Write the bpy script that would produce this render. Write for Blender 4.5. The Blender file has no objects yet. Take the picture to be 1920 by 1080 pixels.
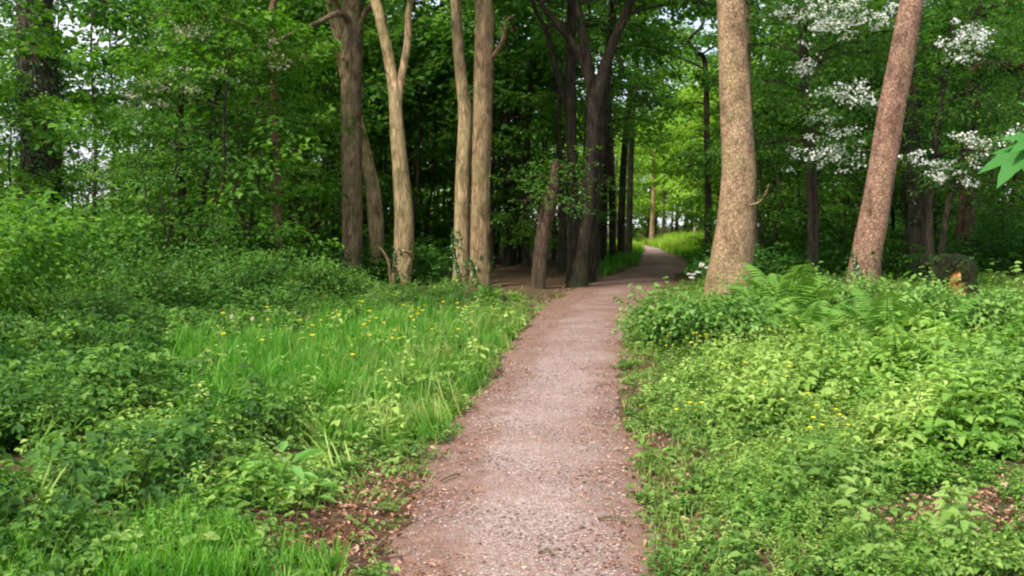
import bpy, math
import numpy as np
from mathutils import Vector, Matrix

rng = np.random.default_rng(7)
scene = bpy.context.scene
col = scene.collection

# ------------------------------------------------------------------ camera and plan of the place
F = 1884.0
EYE = 1.5
PITCH = math.atan(115 / F)
SP, CP = math.sin(PITCH), math.cos(PITCH)

cam = bpy.data.cameras.new('camera')
cam.sensor_width = 36
cam.lens = F / 1920 * 36
cam.clip_end = 3000
cam.clip_start = 0.05
camo = bpy.data.objects.new('camera', cam)
col.objects.link(camo)
camo.location = (0, 0, EYE)
camo.rotation_euler = (math.pi / 2 - PITCH, 0, 0)
scene.camera = camo


def ray(px, py):
    u, v = (px - 960) / F, -(py - 540) / F
    return np.array([u, CP + v * SP, -SP + v * CP])


def at(px, py, Y):
    d = ray(px, py)
    return np.array([0, 0, EYE]) + d * (Y / d[1])


def G0(px, py):
    d = ray(px, py)
    return np.array([0, 0, EYE]) + d * (EYE / -d[2])


def project(x, y, z):
    zz = z - EYE
    f = y * CP - zz * SP
    up = y * SP + zz * CP
    f = np.maximum(f, 1e-3)
    return 960 + F * x / f, 540 - F * up / f


# path outline
PL = [(1300, 640, 1225), (1080, 742, 1216), (1000, 752, 1204), (960, 766, 1194), (900, 800, 1186), (840, 846, 1174), (780, 880, 1166),
      (720, 922, 1160), (680, 948, 1160), (640, 975, 1166), (600, 1002, 1186), (570, 1032, 1206), (550, 1066, 1226),
      (530, 1116, 1250), (515, 1158, 1268), (500, 1196, 1288), (490, 1206, 1284), (480, 1207, 1264), (472, 1208, 1246),
      (467, 1211, 1238), (460, 1190, 1212), (453, 1120, 1140), (447, 1010, 1030)]
_y, _l, _r = [], [], []
for py, a, b in PL:
    A, B = G0(a, py), G0(b, py)
    _y.append(A[1]); _l.append(A[0]); _r.append(B[0])
_y, _l, _r = map(np.array, (_y, _l, _r))
_y = np.concatenate([[-8], _y]); _l = np.concatenate([[_l[0] - .3], _l]); _r = np.concatenate([[_r[0] - .1], _r])


def path_lr(y):
    return np.interp(y, _y, _l), np.interp(y, _y, _r)


def path_dist(x, y):
    l, r = path_lr(y)
    return np.maximum(np.maximum(l - x, x - r), 0)


def sstep(a, b, x):
    t = np.clip((x - a) / (b - a), 0, 1)
    return t * t * (3 - 2 * t)


def hgt(x, y):
    x, y = np.asarray(x, float), np.asarray(y, float)
    s = path_dist(x, y)
    n = .10 * np.sin(x * .9 + 1.3) * np.sin(y * .6 + .4) + .06 * np.sin(x * 2.1 + y * 1.3) + .03 * np.sin(x * 4.3 - y * 3.1)
    z = sstep(.25, 2.5, s) * (.06 + n * .7)
    l, r = path_lr(y)
    z = z + sstep(3.0, 20, x - r) * sstep(10, 30, y) * 1.3 + sstep(3.0, 18, l - x) * sstep(8, 26, y) * .35
    z = z + sstep(.3, 2.2, x - r) * sstep(50, 62, y) * (1 - sstep(82, 95, y)) * .45
    return z


def inpoly(px, py, poly):
    poly = np.array(poly, float)
    inside = np.zeros(np.shape(px), bool)
    j = len(poly) - 1
    for i in range(len(poly)):
        xi, yi = poly[i]; xj, yj = poly[j]
        c = ((yi > py) != (yj > py)) & (px < (xj - xi) * (py - yi) / (yj - yi + 1e-9) + xi)
        inside ^= c
        j = i
    return inside


# ------------------------------------------------------------------ geometry helpers
class Geo:
    def __init__(s):
        s.V, s.T, s.F3, s.F4, s.n = [], [], [], [], 0

    def add(s, V, T=None, F3=None, F4=None):
        V = np.asarray(V, float).reshape(-1, 3)
        if T is None: T = np.full(len(V), .5)
        s.V.append(V); s.T.append(np.broadcast_to(np.asarray(T, float), (len(V),)))
        if F3 is not None and len(F3): s.F3.append(np.asarray(F3, int).reshape(-1, 3) + s.n)
        if F4 is not None and len(F4): s.F4.append(np.asarray(F4, int).reshape(-1, 4) + s.n)
        s.n += len(V)
        return s

    def arr(s):
        V = np.concatenate(s.V) if s.V else np.zeros((0, 3))
        T = np.concatenate(s.T) if s.T else np.zeros(0)
        F3 = np.concatenate(s.F3) if s.F3 else np.zeros((0, 3), int)
        F4 = np.concatenate(s.F4) if s.F4 else np.zeros((0, 4), int)
        return V, T, F3, F4

    def mesh(s, name, mat, smooth=False):
        V, T, F3, F4 = s.arr()
        me = bpy.data.meshes.new(name)
        me.vertices.add(len(V)); me.vertices.foreach_set('co', V.astype(np.float32).ravel())
        nl = F3.size + F4.size
        me.loops.add(nl)
        me.loops.foreach_set('vertex_index', np.concatenate([F3.ravel(), F4.ravel()]).astype(np.int32))
        st = np.concatenate([np.arange(len(F3)) * 3, F3.size + np.arange(len(F4)) * 4]).astype(np.int32)
        me.polygons.add(len(st))
        me.polygons.foreach_set('loop_start', st)
        if smooth: me.polygons.foreach_set('use_smooth', np.ones(len(st), bool))
        at_ = me.attributes.new('tint', 'FLOAT', 'POINT')
        at_.data.foreach_set('value', T.astype(np.float32))
        me.update(calc_edges=True)
        me.materials.append(mat)
        return me


def obj(name, g, mat, parent=None, loc=None, smooth=False):
    me = g.mesh(name, mat, smooth) if isinstance(g, Geo) else g
    o = bpy.data.objects.new(name, me)
    col.objects.link(o)
    if parent is not None: o.parent = parent
    if loc is not None: o.location = loc
    return o


def tag(o, label=None, cat=None, group=None, kind=None):
    if label: o['label'] = label
    if cat: o['category'] = cat
    if group: o['group'] = group
    if kind: o['kind'] = kind
    return o


def thing(name, label, cat, loc=(0, 0, 0), rz=0, group=None):
    o = bpy.data.objects.new(name, None)
    col.objects.link(o)
    o.empty_display_size = .2
    o.location = loc; o.rotation_euler = (0, 0, rz)
    return tag(o, label, cat, group)


def children_of(o):
    return [c for c in bpy.data.objects if c.parent == o]


KIDS = {}


def dup(root, loc, rz=0, sc=1.0, label=None, group=None):
    if root.name not in KIDS: KIDS[root.name] = [(c, children_of(c)) for c in children_of(root)]
    r = root.copy(); col.objects.link(r)
    r.location = loc; r.rotation_euler = (0, 0, rz); r.scale = (sc, sc, sc)
    if label: r['label'] = label
    if group: r['group'] = group
    for c, gs in KIDS[root.name]:
        k = c.copy(); col.objects.link(k); k.parent = r
        for g in gs:
            d = g.copy(); col.objects.link(d); d.parent = k
    return r


def norm(v):
    v = np.asarray(v, float)
    return v / (np.linalg.norm(v, axis=-1, keepdims=True) + 1e-9)


def frames(fwd, up):
    x = norm(fwd)
    y = norm(np.cross(up, x))
    z = np.cross(x, y)
    return np.stack([x, y, z], axis=-1)      # columns


def stamp(g, tpl, pos, R, sc, dT=None):
    V, T, F3, F4 = tpl
    n, m = len(pos), len(V)
    if n == 0: return
    sc = np.broadcast_to(np.asarray(sc, float).reshape(-1, 1, 1) if np.ndim(sc) else sc, (n, 1, 1))
    W = np.einsum('nij,mj->nmi', R, V) * sc + pos[:, None, :]
    TT = np.broadcast_to(T[None, :], (n, m)) + (0 if dT is None else np.asarray(dT)[:, None])
    off = (np.arange(n) * m)[:, None, None]
    g.add(W.reshape(-1, 3), np.clip(TT, 0, 1).ravel(),
          (F3[None] + off).reshape(-1, 3) if len(F3) else None, (F4[None] + off).reshape(-1, 4) if len(F4) else None)


def Rz(a):
    a = np.asarray(a); c, s = np.cos(a), np.sin(a); o, i = np.zeros_like(a), np.ones_like(a)
    return np.stack([np.stack([c, -s, o], -1), np.stack([s, c, o], -1), np.stack([o, o, i], -1)], -2)


def Rtilt(r, n, amt):
    """small random tilts"""
    ax, ay = r.normal(0, amt, n), r.normal(0, amt, n)
    z = norm(np.stack([ax, ay, np.ones(n)], -1))
    x = norm(np.cross(np.tile([0, 1., 0], (n, 1)), z))
    y = np.cross(z, x)
    return np.stack([x, y, z], -1)


def catmull(P, n):
    P = np.asarray(P, float)
    P = np.vstack([2 * P[0] - P[1], P, 2 * P[-1] - P[-2]])
    out = []
    for i in range(1, len(P) - 2):
        t = np.linspace(0, 1, n, endpoint=False)[:, None]
        a, b, c, d = P[i - 1], P[i], P[i + 1], P[i + 2]
        out.append(.5 * (2 * b + (c - a) * t + (2 * a - 5 * b + 4 * c - d) * t ** 2 + (3 * b - a - 3 * c + d) * t ** 3))
    out.append(P[-2][None])
    return np.vstack(out)


def tube(g, pts, rad, sides=8, tint=.5, rough=0.0, r=None, flare=None, cap=True):
    pts = np.asarray(pts, float); rad = np.asarray(rad, float)
    n = len(pts)
    tan = norm(np.gradient(pts, axis=0))
    ref = np.array([0, 0, 1.]) if abs(tan[0][2]) < .8 else np.array([0, 1., 0])
    u = norm(np.cross(tan, ref)); v = np.cross(tan, u)
    a = np.linspace(0, 2 * math.pi, sides, endpoint=False)
    rr = np.repeat(rad[:, None], sides, 1)
    if rough and r is not None:
        ph = r.uniform(0, 6.28, 6)
        t = np.arange(n)[:, None]
        rr = rr * (1 + rough * (np.sin(2 * a[None] + ph[0] + t * .11) + .7 * np.sin(3 * a[None] + ph[1] - t * .17) + .5 * np.sin(5 * a[None] + ph[2] + t * .3))
                   + rough * .5 * r.normal(0, 1, (n, sides)) * .5)
    if flare is not None:
        h, amt, lobes, ph = flare
        z = np.cumsum(np.r_[0, np.linalg.norm(np.diff(pts, axis=0), axis=1)])[:, None]
        rr = rr * (1 + amt * np.exp(-z / h) * (.55 + .45 * np.cos(lobes * a[None] + ph)))
    V = pts[:, None, :] + rr[..., None] * (np.cos(a)[None, :, None] * u[:, None, :] + np.sin(a)[None, :, None] * v[:, None, :])
    i = np.arange(n - 1)[:, None] * sides; j = np.arange(sides)[None]
    k = (j + 1) % sides
    F4 = np.stack([i + j, i + k, i + sides + k, i + sides + j], -1).reshape(-1, 4)
    V = V.reshape(-1, 3)
    F3 = []
    if cap:
        V = np.vstack([V, pts[-1] + tan[-1] * rad[-1] * .3])
        b = (n - 1) * sides
        F3 = [[b + q, b + (q + 1) % sides, len(V) - 1] for q in range(sides)]
    g.add(V, tint, F3, F4)


# ------------------------------------------------------------------ leaf templates
def leaf_ovate(L=1.0, W=.55, fold=.12, bend=.15):
    V = np.array([[0, 0, 0], [.3, .5 * W, fold * W], [.68, .36 * W, fold * W - bend * .3], [1, 0, -bend], [.68, -.36 * W, fold * W - bend * .3], [.3, -.5 * W, fold * W]]) * L
    return V, np.array([[0, 3, 2, 1], [0, 5, 4, 3]])


def leaf_lobed(L=1.0):
    P = [(0, 0), (.08, .22), (-.05, .42), (.28, .36), (.38, .62), (.55, .36), (.66, .30), (.78, .16), (1.08, 0)]
    full = P + [(x, -y) for x, y in P[-2:0:-1]]
    V = [[x * L, y * L, -.10 * L * (x * x + 1.6 * y * y)] for x, y in full] + [[.3 * L, 0, .03 * L]]
    n = len(full)
    F3 = [[i, n, (i + 1) % n] for i in range(n)]
    F3 = [[a, c, b] for a, b, c in F3]
    return np.array(V), np.array(F3)


def leaf_geo(g, pos, fwd, up, L, W=.55, tint=.5, fold=.12, bend=.15):
    V, F = leaf_ovate(1, W, fold, bend)
    pos = np.asarray(pos, float).reshape(-1, 3)
    n = len(pos)
    fwd = np.broadcast_to(np.asarray(fwd, float), (n, 3)); up = np.broadcast_to(np.asarray(up, float), (n, 3))
    tpl = (V, np.zeros(6), np.zeros((0, 3), int), F)
    stamp(g, tpl, pos, frames(fwd, up), np.broadcast_to(np.asarray(L, float), (n,)), np.broadcast_to(np.asarray(tint, float), (n,)))


def spray_tpl(r, n=16, length=.7, spread=.34, L=.13, W=.7, droop=.12, jit=.35):
    """a flat leafy twig end"""
    g = Geo()
    t = r.uniform(.05, 1, n)
    side = np.where(np.arange(n) % 2 == 0, 1, -1)
    lat = side * r.uniform(.1, 1, n) * spread * (1 - .5 * t)
    pos = np.stack([t * length, lat, -droop * t ** 2 * length + r.normal(0, .05, n)], -1)
    ang = side * r.uniform(.2, 1.3, n)
    fwd = np.stack([np.cos(ang), np.sin(ang), r.normal(-.25, .3, n)], -1)
    up = np.stack([r.normal(0, jit, n), r.normal(0, jit, n), np.ones(n)], -1)
    leaf_geo(g, pos, fwd, up, L * r.uniform(.65, 1.2, n), W, np.clip(.5 + r.normal(0, .16, n), 0, 1), .15, .18)
    return g.arr()


SPRAY_BIG = [spray_tpl(np.random.default_rng(i), 16, .75, .36, .15) for i in range(4)]
SPRAY_SMALL = [spray_tpl(np.random.default_rng(10 + i), 20, .6, .30, .085, .62) for i in range(4)]
SPRAY_FAR = [spray_tpl(np.random.default_rng(20 + i), 13, 1.0, .5, .25) for i in range(3)]


def put_sprays(g, r, pos, az, tpls, sc=1.0, tilt=.3, dT=.14):
    which = r.integers(0, len(tpls), len(pos))
    R = np.einsum('nij,njk->nik', Rz(az), Rtilt(r, len(pos), tilt))
    s = sc * r.uniform(.75, 1.25, len(pos))
    d = r.normal(0, dT, len(pos))
    for k, t in enumerate(tpls):
        m = which == k
        stamp(g, t, pos[m], R[m], s[m], d[m])


def grow(r, tp, tr, lo, hi, R, nlimb, nspray, tpls, rise=.35, droop=.35, sc=1.0, shape='round', tilt=.3, avoid=None, azr=None, off=.28):
    """limbs, branches and leaf sprays on a trunk given by points tp and radii tr"""
    wood, leaves = Geo(), Geo()
    zz = tp[:, 2]
    P, A = [], []
    for i in range(nlimb):
        f = (i + r.uniform(.1, .9)) / nlimb
        z = lo + (hi - lo) * f
        k = int(np.clip(np.searchsorted(zz, z), 1, len(zz) - 1))
        p0 = tp[k]; r0 = tr[k]
        az = (i * 2.4 + r.uniform(-.5, .5)) if azr is None else r.uniform(*azr)
        sh = {'round': math.sin(math.pi * (.18 + .75 * f)), 'cone': 1.05 - .8 * f, 'flat': .7 + .3 * f}[shape]
        L = R * sh * r.uniform(.75, 1.15)
        u = np.linspace(0, 1, 7)
        wob = np.cumsum(r.normal(0, .06, 7)) * L * .5
        d = np.array([math.cos(az), math.sin(az), 0]); q = np.array([-d[1], d[0], 0])
        rs = rise + .7 * f * f
        pts = p0 + d * (u * L)[:, None] + q * (wob * u)[:, None] + np.array([0, 0, 1.]) * (L * (rs * u - droop * u * u))[:, None]
        rb = max(.014, min(r0 * .5, .02 + .012 * L))
        tube(wood, pts, rb * (1 - .85 * u), 6)
        nsub = 5
        segs = [(pts, az)]
        for s in range(nsub):
            us = r.uniform(.25, .95)
            ps = np.array([np.interp(us, u, pts[:, c]) for c in range(3)])
            a2 = az + r.choice([-1, 1]) * r.uniform(.4, 1.2)
            L2 = L * .5 * (1.1 - us * .5) * r.uniform(.6, 1.2)
            w = np.linspace(0, 1, 5)
            sp = ps + np.array([math.cos(a2), math.sin(a2), 0]) * (w * L2)[:, None] + np.array([0, 0, 1.]) * (L2 * (r.uniform(0, .45) * w - .35 * w * w))[:, None]
            tube(wood, sp, rb * .42 * (1 - .8 * w), 4)
            segs.append((sp, a2))
        m = max(1, int(nspray / nlimb))
        ch = r.integers(0, len(segs), m)
        for c in ch:
            sp, a2 = segs[c]
            w = r.uniform(.3, 1.0) if c else r.uniform(.45, 1.0)
            x = w * (len(sp) - 1); k2 = int(min(x, len(sp) - 2)); fr = x - k2
            P.append(sp[k2] * (1 - fr) + sp[k2 + 1] * fr + r.normal(0, off, 3) * [1, 1, .6])
            A.append(a2 + r.normal(0, .7))
    P, A = np.array(P), np.array(A)
    put_sprays(leaves, r, P, A, tpls, sc, tilt)
    return wood, leaves


# ------------------------------------------------------------------ materials
def newmat(name):
    m = bpy.data.materials.new(name); m.use_nodes = True
    nt = m.node_tree; nt.nodes.clear()
    return m, nt.nodes, nt.links


def ramp(N, stops, interp='LINEAR'):
    n = N.new('ShaderNodeValToRGB'); e = n.color_ramp; e.interpolation = interp
    while len(e.elements) < len(stops): e.elements.new(.5)
    for k, (p, c) in zip(e.elements, stops):
        k.position = p; k.color = (*c, 1)
    return n


def leafmat(name, c0, c1, c2, trans=.35, rough=.58, spec=.2, objvar=.12):
    m, N, L = newmat(name)
    out = N.new('ShaderNodeOutputMaterial')
    a = N.new('ShaderNodeAttribute'); a.attribute_name = 'tint'
    oi = N.new('ShaderNodeObjectInfo')
    geo = N.new('ShaderNodeNewGeometry')
    no = N.new('ShaderNodeTexNoise'); no.inputs['Scale'].default_value = .9; no.inputs['Detail'].default_value = 2
    L.new(geo.outputs['Position'], no.inputs['Vector'])
    s1 = N.new('ShaderNodeMath'); s1.operation = 'MULTIPLY_ADD'; s1.inputs[1].default_value = objvar * 2; s1.inputs[2].default_value = -objvar
    L.new(oi.outputs['Random'], s1.inputs[0])
    s2 = N.new('ShaderNodeMath'); s2.operation = 'MULTIPLY_ADD'; s2.inputs[1].default_value = .7; s2.inputs[2].default_value = -.35
    L.new(no.outputs['Fac'], s2.inputs[0])
    s3 = N.new('ShaderNodeMath'); s3.operation = 'ADD'; L.new(s1.outputs[0], s3.inputs[0]); L.new(s2.outputs[0], s3.inputs[1])
    s4 = N.new('ShaderNodeMath'); s4.operation = 'ADD'; s4.use_clamp = True
    L.new(s3.outputs[0], s4.inputs[0]); L.new(a.outputs['Fac'], s4.inputs[1])
    rp = ramp(N, [(.1, c0), (.5, c1), (.95, c2)])
    L.new(s4.outputs[0], rp.inputs[0])
    b = N.new('ShaderNodeBsdfPrincipled'); b.inputs['Roughness'].default_value = rough
    b.inputs['Specular IOR Level'].default_value = spec
    L.new(rp.outputs[0], b.inputs['Base Color'])
    t = N.new('ShaderNodeBsdfTranslucent')
    hs = N.new('ShaderNodeHueSaturation'); hs.inputs['Hue'].default_value = .492; hs.inputs['Saturation'].default_value = 1.1; hs.inputs['Value'].default_value = 1.75
    L.new(rp.outputs[0], hs.inputs['Color']); L.new(hs.outputs[0], t.inputs['Color'])
    mx = N.new('ShaderNodeMixShader'); mx.inputs[0].default_value = trans
    L.new(b.outputs[0], mx.inputs[1]); L.new(t.outputs[0], mx.inputs[2]); L.new(mx.outputs[0], out.inputs[0])
    return m


def barkmat(name, dark, mid, light, alg=(.07, .09, .03), algae=.35, vs=9.0, hs_=1.2, bump=.8):
    m, N, L = newmat(name)
    out = N.new('ShaderNodeOutputMaterial')
    tc = N.new('ShaderNodeTexCoord')
    mp = N.new('ShaderNodeMapping'); mp.inputs['Scale'].default_value = (vs, vs, hs_)
    L.new(tc.outputs['Object'], mp.inputs[0])
    n1 = N.new('ShaderNodeTexNoise'); n1.inputs['Scale'].default_value = 1.6; n1.inputs['Detail'].default_value = 9; n1.inputs['Roughness'].default_value = .68
    n1.inputs['Distortion'].default_value = 1.2
    L.new(mp.outputs[0], n1.inputs['Vector'])
    v1 = N.new('ShaderNodeTexVoronoi'); v1.inputs['Scale'].default_value = 2.2; v1.feature = 'DISTANCE_TO_EDGE'
    wa = N.new('ShaderNodeVectorMath'); wa.operation = 'MULTIPLY_ADD'; wa.inputs[1].default_value = (.7, .7, .7)
    L.new(n1.outputs['Color'], wa.inputs[0]); L.new(mp.outputs[0], wa.inputs[2]); L.new(wa.outputs[0], v1.inputs['Vector'])
    rp = ramp(N, [(.34, dark), (.5, mid), (.66, light)])
    L.new(n1.outputs['Fac'], rp.inputs[0])
    r2 = ramp(N, [(0, (.35, .32, .30)), (.16, (1, 1, 1))])
    L.new(v1.outputs['Distance'], r2.inputs[0])
    mu = N.new('ShaderNodeMix'); mu.data_type = 'RGBA'; mu.blend_type = 'MULTIPLY'; mu.inputs[0].default_value = .45
    L.new(rp.outputs[0], mu.inputs[6]); L.new(r2.outputs[0], mu.inputs[7])
    n2 = N.new('ShaderNodeTexNoise'); n2.inputs['Scale'].default_value = 1.3; n2.inputs['Detail'].default_value = 5
    L.new(tc.outputs['Object'], n2.inputs['Vector'])
    r3 = ramp(N, [(.45, (0, 0, 0)), (.68, (1, 1, 1))]); L.new(n2.outputs['Fac'], r3.inputs[0])
    f = N.new('ShaderNodeMath'); f.operation = 'MULTIPLY'; f.inputs[1].default_value = algae; L.new(r3.outputs[0], f.inputs[0])
    m2 = N.new('ShaderNodeMix'); m2.data_type = 'RGBA'; L.new(f.outputs[0], m2.inputs[0]); L.new(mu.outputs[2], m2.inputs[6]); m2.inputs[7].default_value = (*alg, 1)
    n4 = N.new('ShaderNodeTexNoise'); n4.inputs['Scale'].default_value = 2.6; n4.inputs['Detail'].default_value = 6; n4.inputs['Roughness'].default_value = .6
    mq = N.new('ShaderNodeMapping'); mq.inputs['Scale'].default_value = (1.6, 1.6, .8); mq.inputs['Location'].default_value = (3, 7, 1)
    L.new(tc.outputs['Object'], mq.inputs[0]); L.new(mq.outputs[0], n4.inputs['Vector'])
    r4 = ramp(N, [(.32, (.42, .39, .35)), (.48, (1, 1, 1)), (.68, (1.3, 1.26, 1.18))]); L.new(n4.outputs['Fac'], r4.inputs[0])
    m3 = N.new('ShaderNodeMix'); m3.data_type = 'RGBA'; m3.blend_type = 'MULTIPLY'; m3.inputs[0].default_value = .9
    L.new(m2.outputs[2], m3.inputs[6]); L.new(r4.outputs[0], m3.inputs[7])
    wv = N.new('ShaderNodeTexWave'); wv.wave_type = 'BANDS'; wv.bands_direction = 'Z'; wv.inputs['Scale'].default_value = .9; wv.inputs['Distortion'].default_value = 9; wv.inputs['Detail'].default_value = 4; wv.inputs['Detail Scale'].default_value = 1.3
    L.new(tc.outputs['Object'], wv.inputs['Vector'])
    r5 = ramp(N, [(.0, (.55, .50, .45)), (.07, (1, 1, 1))]); L.new(wv.outputs['Fac'], r5.inputs[0])
    m4 = N.new('ShaderNodeMix'); m4.data_type = 'RGBA'; m4.blend_type = 'MULTIPLY'; m4.inputs[0].default_value = .28
    L.new(m3.outputs[2], m4.inputs[6]); L.new(r5.outputs[0], m4.inputs[7])
    sz = N.new('ShaderNodeSeparateXYZ'); L.new(tc.outputs['Object'], sz.inputs[0])
    mz = N.new('ShaderNodeMapRange'); mz.inputs['From Min'].default_value = 1.5; mz.inputs['From Max'].default_value = 0; L.new(sz.outputs[2], mz.inputs[0])
    mzz = N.new('ShaderNodeMath'); mzz.operation = 'MULTIPLY'; mzz.use_clamp = True; L.new(mz.outputs[0], mzz.inputs[0]); L.new(n4.outputs['Fac'], mzz.inputs[1])
    m5 = N.new('ShaderNodeMix'); m5.data_type = 'RGBA'; L.new(mzz.outputs[0], m5.inputs[0]); L.new(m4.outputs[2], m5.inputs[6]); m5.inputs[7].default_value = (*alg, 1)
    m2 = m5
    b = N.new('ShaderNodeBsdfPrincipled'); b.inputs['Roughness'].default_value = .88; b.inputs['Specular IOR Level'].default_value = .2
    L.new(m2.outputs[2], b.inputs['Base Color'])
    ad = N.new('ShaderNodeMath'); ad.operation = 'MULTIPLY_ADD'; ad.inputs[1].default_value = 1.0
    cl = N.new('ShaderNodeMath'); cl.operation = 'MINIMUM'; cl.inputs[1].default_value = .15; L.new(v1.outputs['Distance'], cl.inputs[0])
    sc = N.new('ShaderNodeMath'); sc.operation = 'MULTIPLY'; sc.inputs[1].default_value = 4; L.new(cl.outputs[0], sc.inputs[0])
    L.new(n1.outputs['Fac'], ad.inputs[0]); L.new(sc.outputs[0], ad.inputs[2])
    bu = N.new('ShaderNodeBump'); bu.inputs['Strength'].default_value = bump; bu.inputs['Distance'].default_value = .03
    L.new(ad.outputs[0], bu.inputs['Height']); L.new(bu.outputs[0], b.inputs['Normal'])
    L.new(b.outputs[0], out.inputs[0])
    return m


def plainmat(name, stops, scale=8, rough=.8, spec=.2, bump=.3):
    m, N, L = newmat(name)
    out = N.new('ShaderNodeOutputMaterial')
    tc = N.new('ShaderNodeTexCoord')
    n1 = N.new('ShaderNodeTexNoise'); n1.inputs['Scale'].default_value = scale; n1.inputs['Detail'].default_value = 8
    L.new(tc.outputs['Object'], n1.inputs['Vector'])
    rp = ramp(N, stops); L.new(n1.outputs['Fac'], rp.inputs[0])
    b = N.new('ShaderNodeBsdfPrincipled'); b.inputs['Roughness'].default_value = rough; b.inputs['Specular IOR Level'].default_value = spec
    L.new(rp.outputs[0], b.inputs['Base Color'])
    bu = N.new('ShaderNodeBump'); bu.inputs['Strength'].default_value = bump; bu.inputs['Distance'].default_value = .02
    L.new(n1.outputs['Fac'], bu.inputs['Height']); L.new(bu.outputs[0], b.inputs['Normal'])
    L.new(b.outputs[0], out.inputs[0])
    return m


M = {}
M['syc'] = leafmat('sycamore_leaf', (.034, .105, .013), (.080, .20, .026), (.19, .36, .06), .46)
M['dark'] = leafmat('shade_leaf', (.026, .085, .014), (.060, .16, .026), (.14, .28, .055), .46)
M['lime'] = leafmat('sunlit_leaf', (.12, .25, .025), (.22, .40, .055), (.38, .55, .12), .5)  # lighter leaf green: sunlight in the far tunnel put into the colour
M['haw'] = leafmat('hawthorn_leaf', (.032, .10, .018), (.07, .17, .03), (.15, .28, .055), .42)
M['bram'] = leafmat('bramble_leaf', (.030, .092, .016), (.070, .168, .028), (.165, .31, .06), .33, .6, .18)
M['herb'] = leafmat('herb_leaf', (.095, .20, .032), (.215, .35, .07), (.44, .56, .17), .3)
M['herb2'] = leafmat('nettle_leaf', (.05, .145, .02), (.12, .26, .04), (.25, .41, .085), .3)
M['creep'] = leafmat('creeping_leaf', (.06, .15, .025), (.14, .26, .05), (.28, .42, .11), .3)
M['sapling'] = leafmat('sapling_leaf', (.035, .15, .03), (.065, .22, .045), (.11, .30, .075), .35)
M['elder'] = leafmat('elder_leaf', (.065, .165, .03), (.15, .29, .06), (.29, .44, .12), .3)
M['fern'] = leafmat('fern_leaf', (.06, .17, .025), (.12, .27, .045), (.22, .39, .08), .35)
M['grass'] = leafmat('grass_blade', (.035, .15, .014), (.080, .255, .025), (.20, .39, .06), .35, .5)
M['grassdry'] = leafmat('pale_grass_blade', (.08, .19, .03), (.15, .27, .05), (.33, .39, .12), .3, .5)
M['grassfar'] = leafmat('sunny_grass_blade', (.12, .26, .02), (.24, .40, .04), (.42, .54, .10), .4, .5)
M['ivy'] = leafmat('ivy_leaf', (.015, .05, .012), (.035, .10, .02), (.09, .19, .04), .15, .35, .45)
M['dock'] = leafmat('dock_leaf', (.10, .25, .05), (.18, .38, .09), (.26, .46, .14), .35, .4)
M['litter'] = leafmat('dead_leaf', (.12, .045, .025), (.31, .155, .10), (.60, .42, .32), .12, .7, .2)
M['petal'] = leafmat('white_petal', (.70, .71, .62), (.83, .83, .79), (.88, .88, .86), .2, .6, .2)
M['cream'] = leafmat('cream_petal', (.45, .44, .30), (.60, .58, .44), (.70, .68, .56), .3, .6, .2)
M['yellow'] = leafmat('yellow_petal', (.80, .68, .01), (.88, .80, .03), (.90, .85, .12), .2, .4, .4)
M['stem'] = leafmat('green_stem', (.06, .13, .03), (.10, .19, .045), (.16, .26, .07), .1)
M['b_tan'] = barkmat('tan_bark', (.13, .082, .045), (.32, .21, .125), (.46, .33, .20), (.19, .19, .07), .55)
M['b_pale'] = barkmat('pale_bark', (.18, .12, .065), (.40, .285, .165), (.56, .43, .27), (.26, .26, .10), .5)
M['b_right'] = barkmat('rosy_tan_bark', (.16, .10, .063), (.40, .262, .165), (.53, .38, .255), (.23, .22, .085), .40, 10, 6, .8)
M['b_red'] = barkmat('reddish_bark', (.15, .08, .057), (.38, .215, .155), (.51, .32, .24), (.19, .17, .08), .32, 13, 7.5, .9)
M['b_brown'] = barkmat('brown_bark', (.085, .062, .038), (.21, .152, .095), (.32, .235, .15), (.10, .12, .04), .6)
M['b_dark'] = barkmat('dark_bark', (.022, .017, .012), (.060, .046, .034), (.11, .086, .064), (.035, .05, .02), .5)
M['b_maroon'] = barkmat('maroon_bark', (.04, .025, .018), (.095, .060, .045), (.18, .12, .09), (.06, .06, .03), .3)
M['b_twig'] = barkmat('twig_bark', (.04, .032, .022), (.10, .08, .055), (.18, .145, .10), (.08, .09, .04), .3)
M['dead'] = barkmat('dead_wood', (.16, .10, .06), (.30, .20, .13), (.46, .34, .24), (.16, .15, .08), .2)
M['rot'] = plainmat('orange_rotten_wood', [(.36, (.045, .018, .008)), (.5, (.26, .095, .02)), (.66, (.62, .36, .12))], 9)
M['moss'] = plainmat('mossy_bark', [(.3, (.010, .010, .006)), (.55, (.030, .034, .014)), (.75, (.06, .08, .025))], 14, .95, .1, .7)


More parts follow.
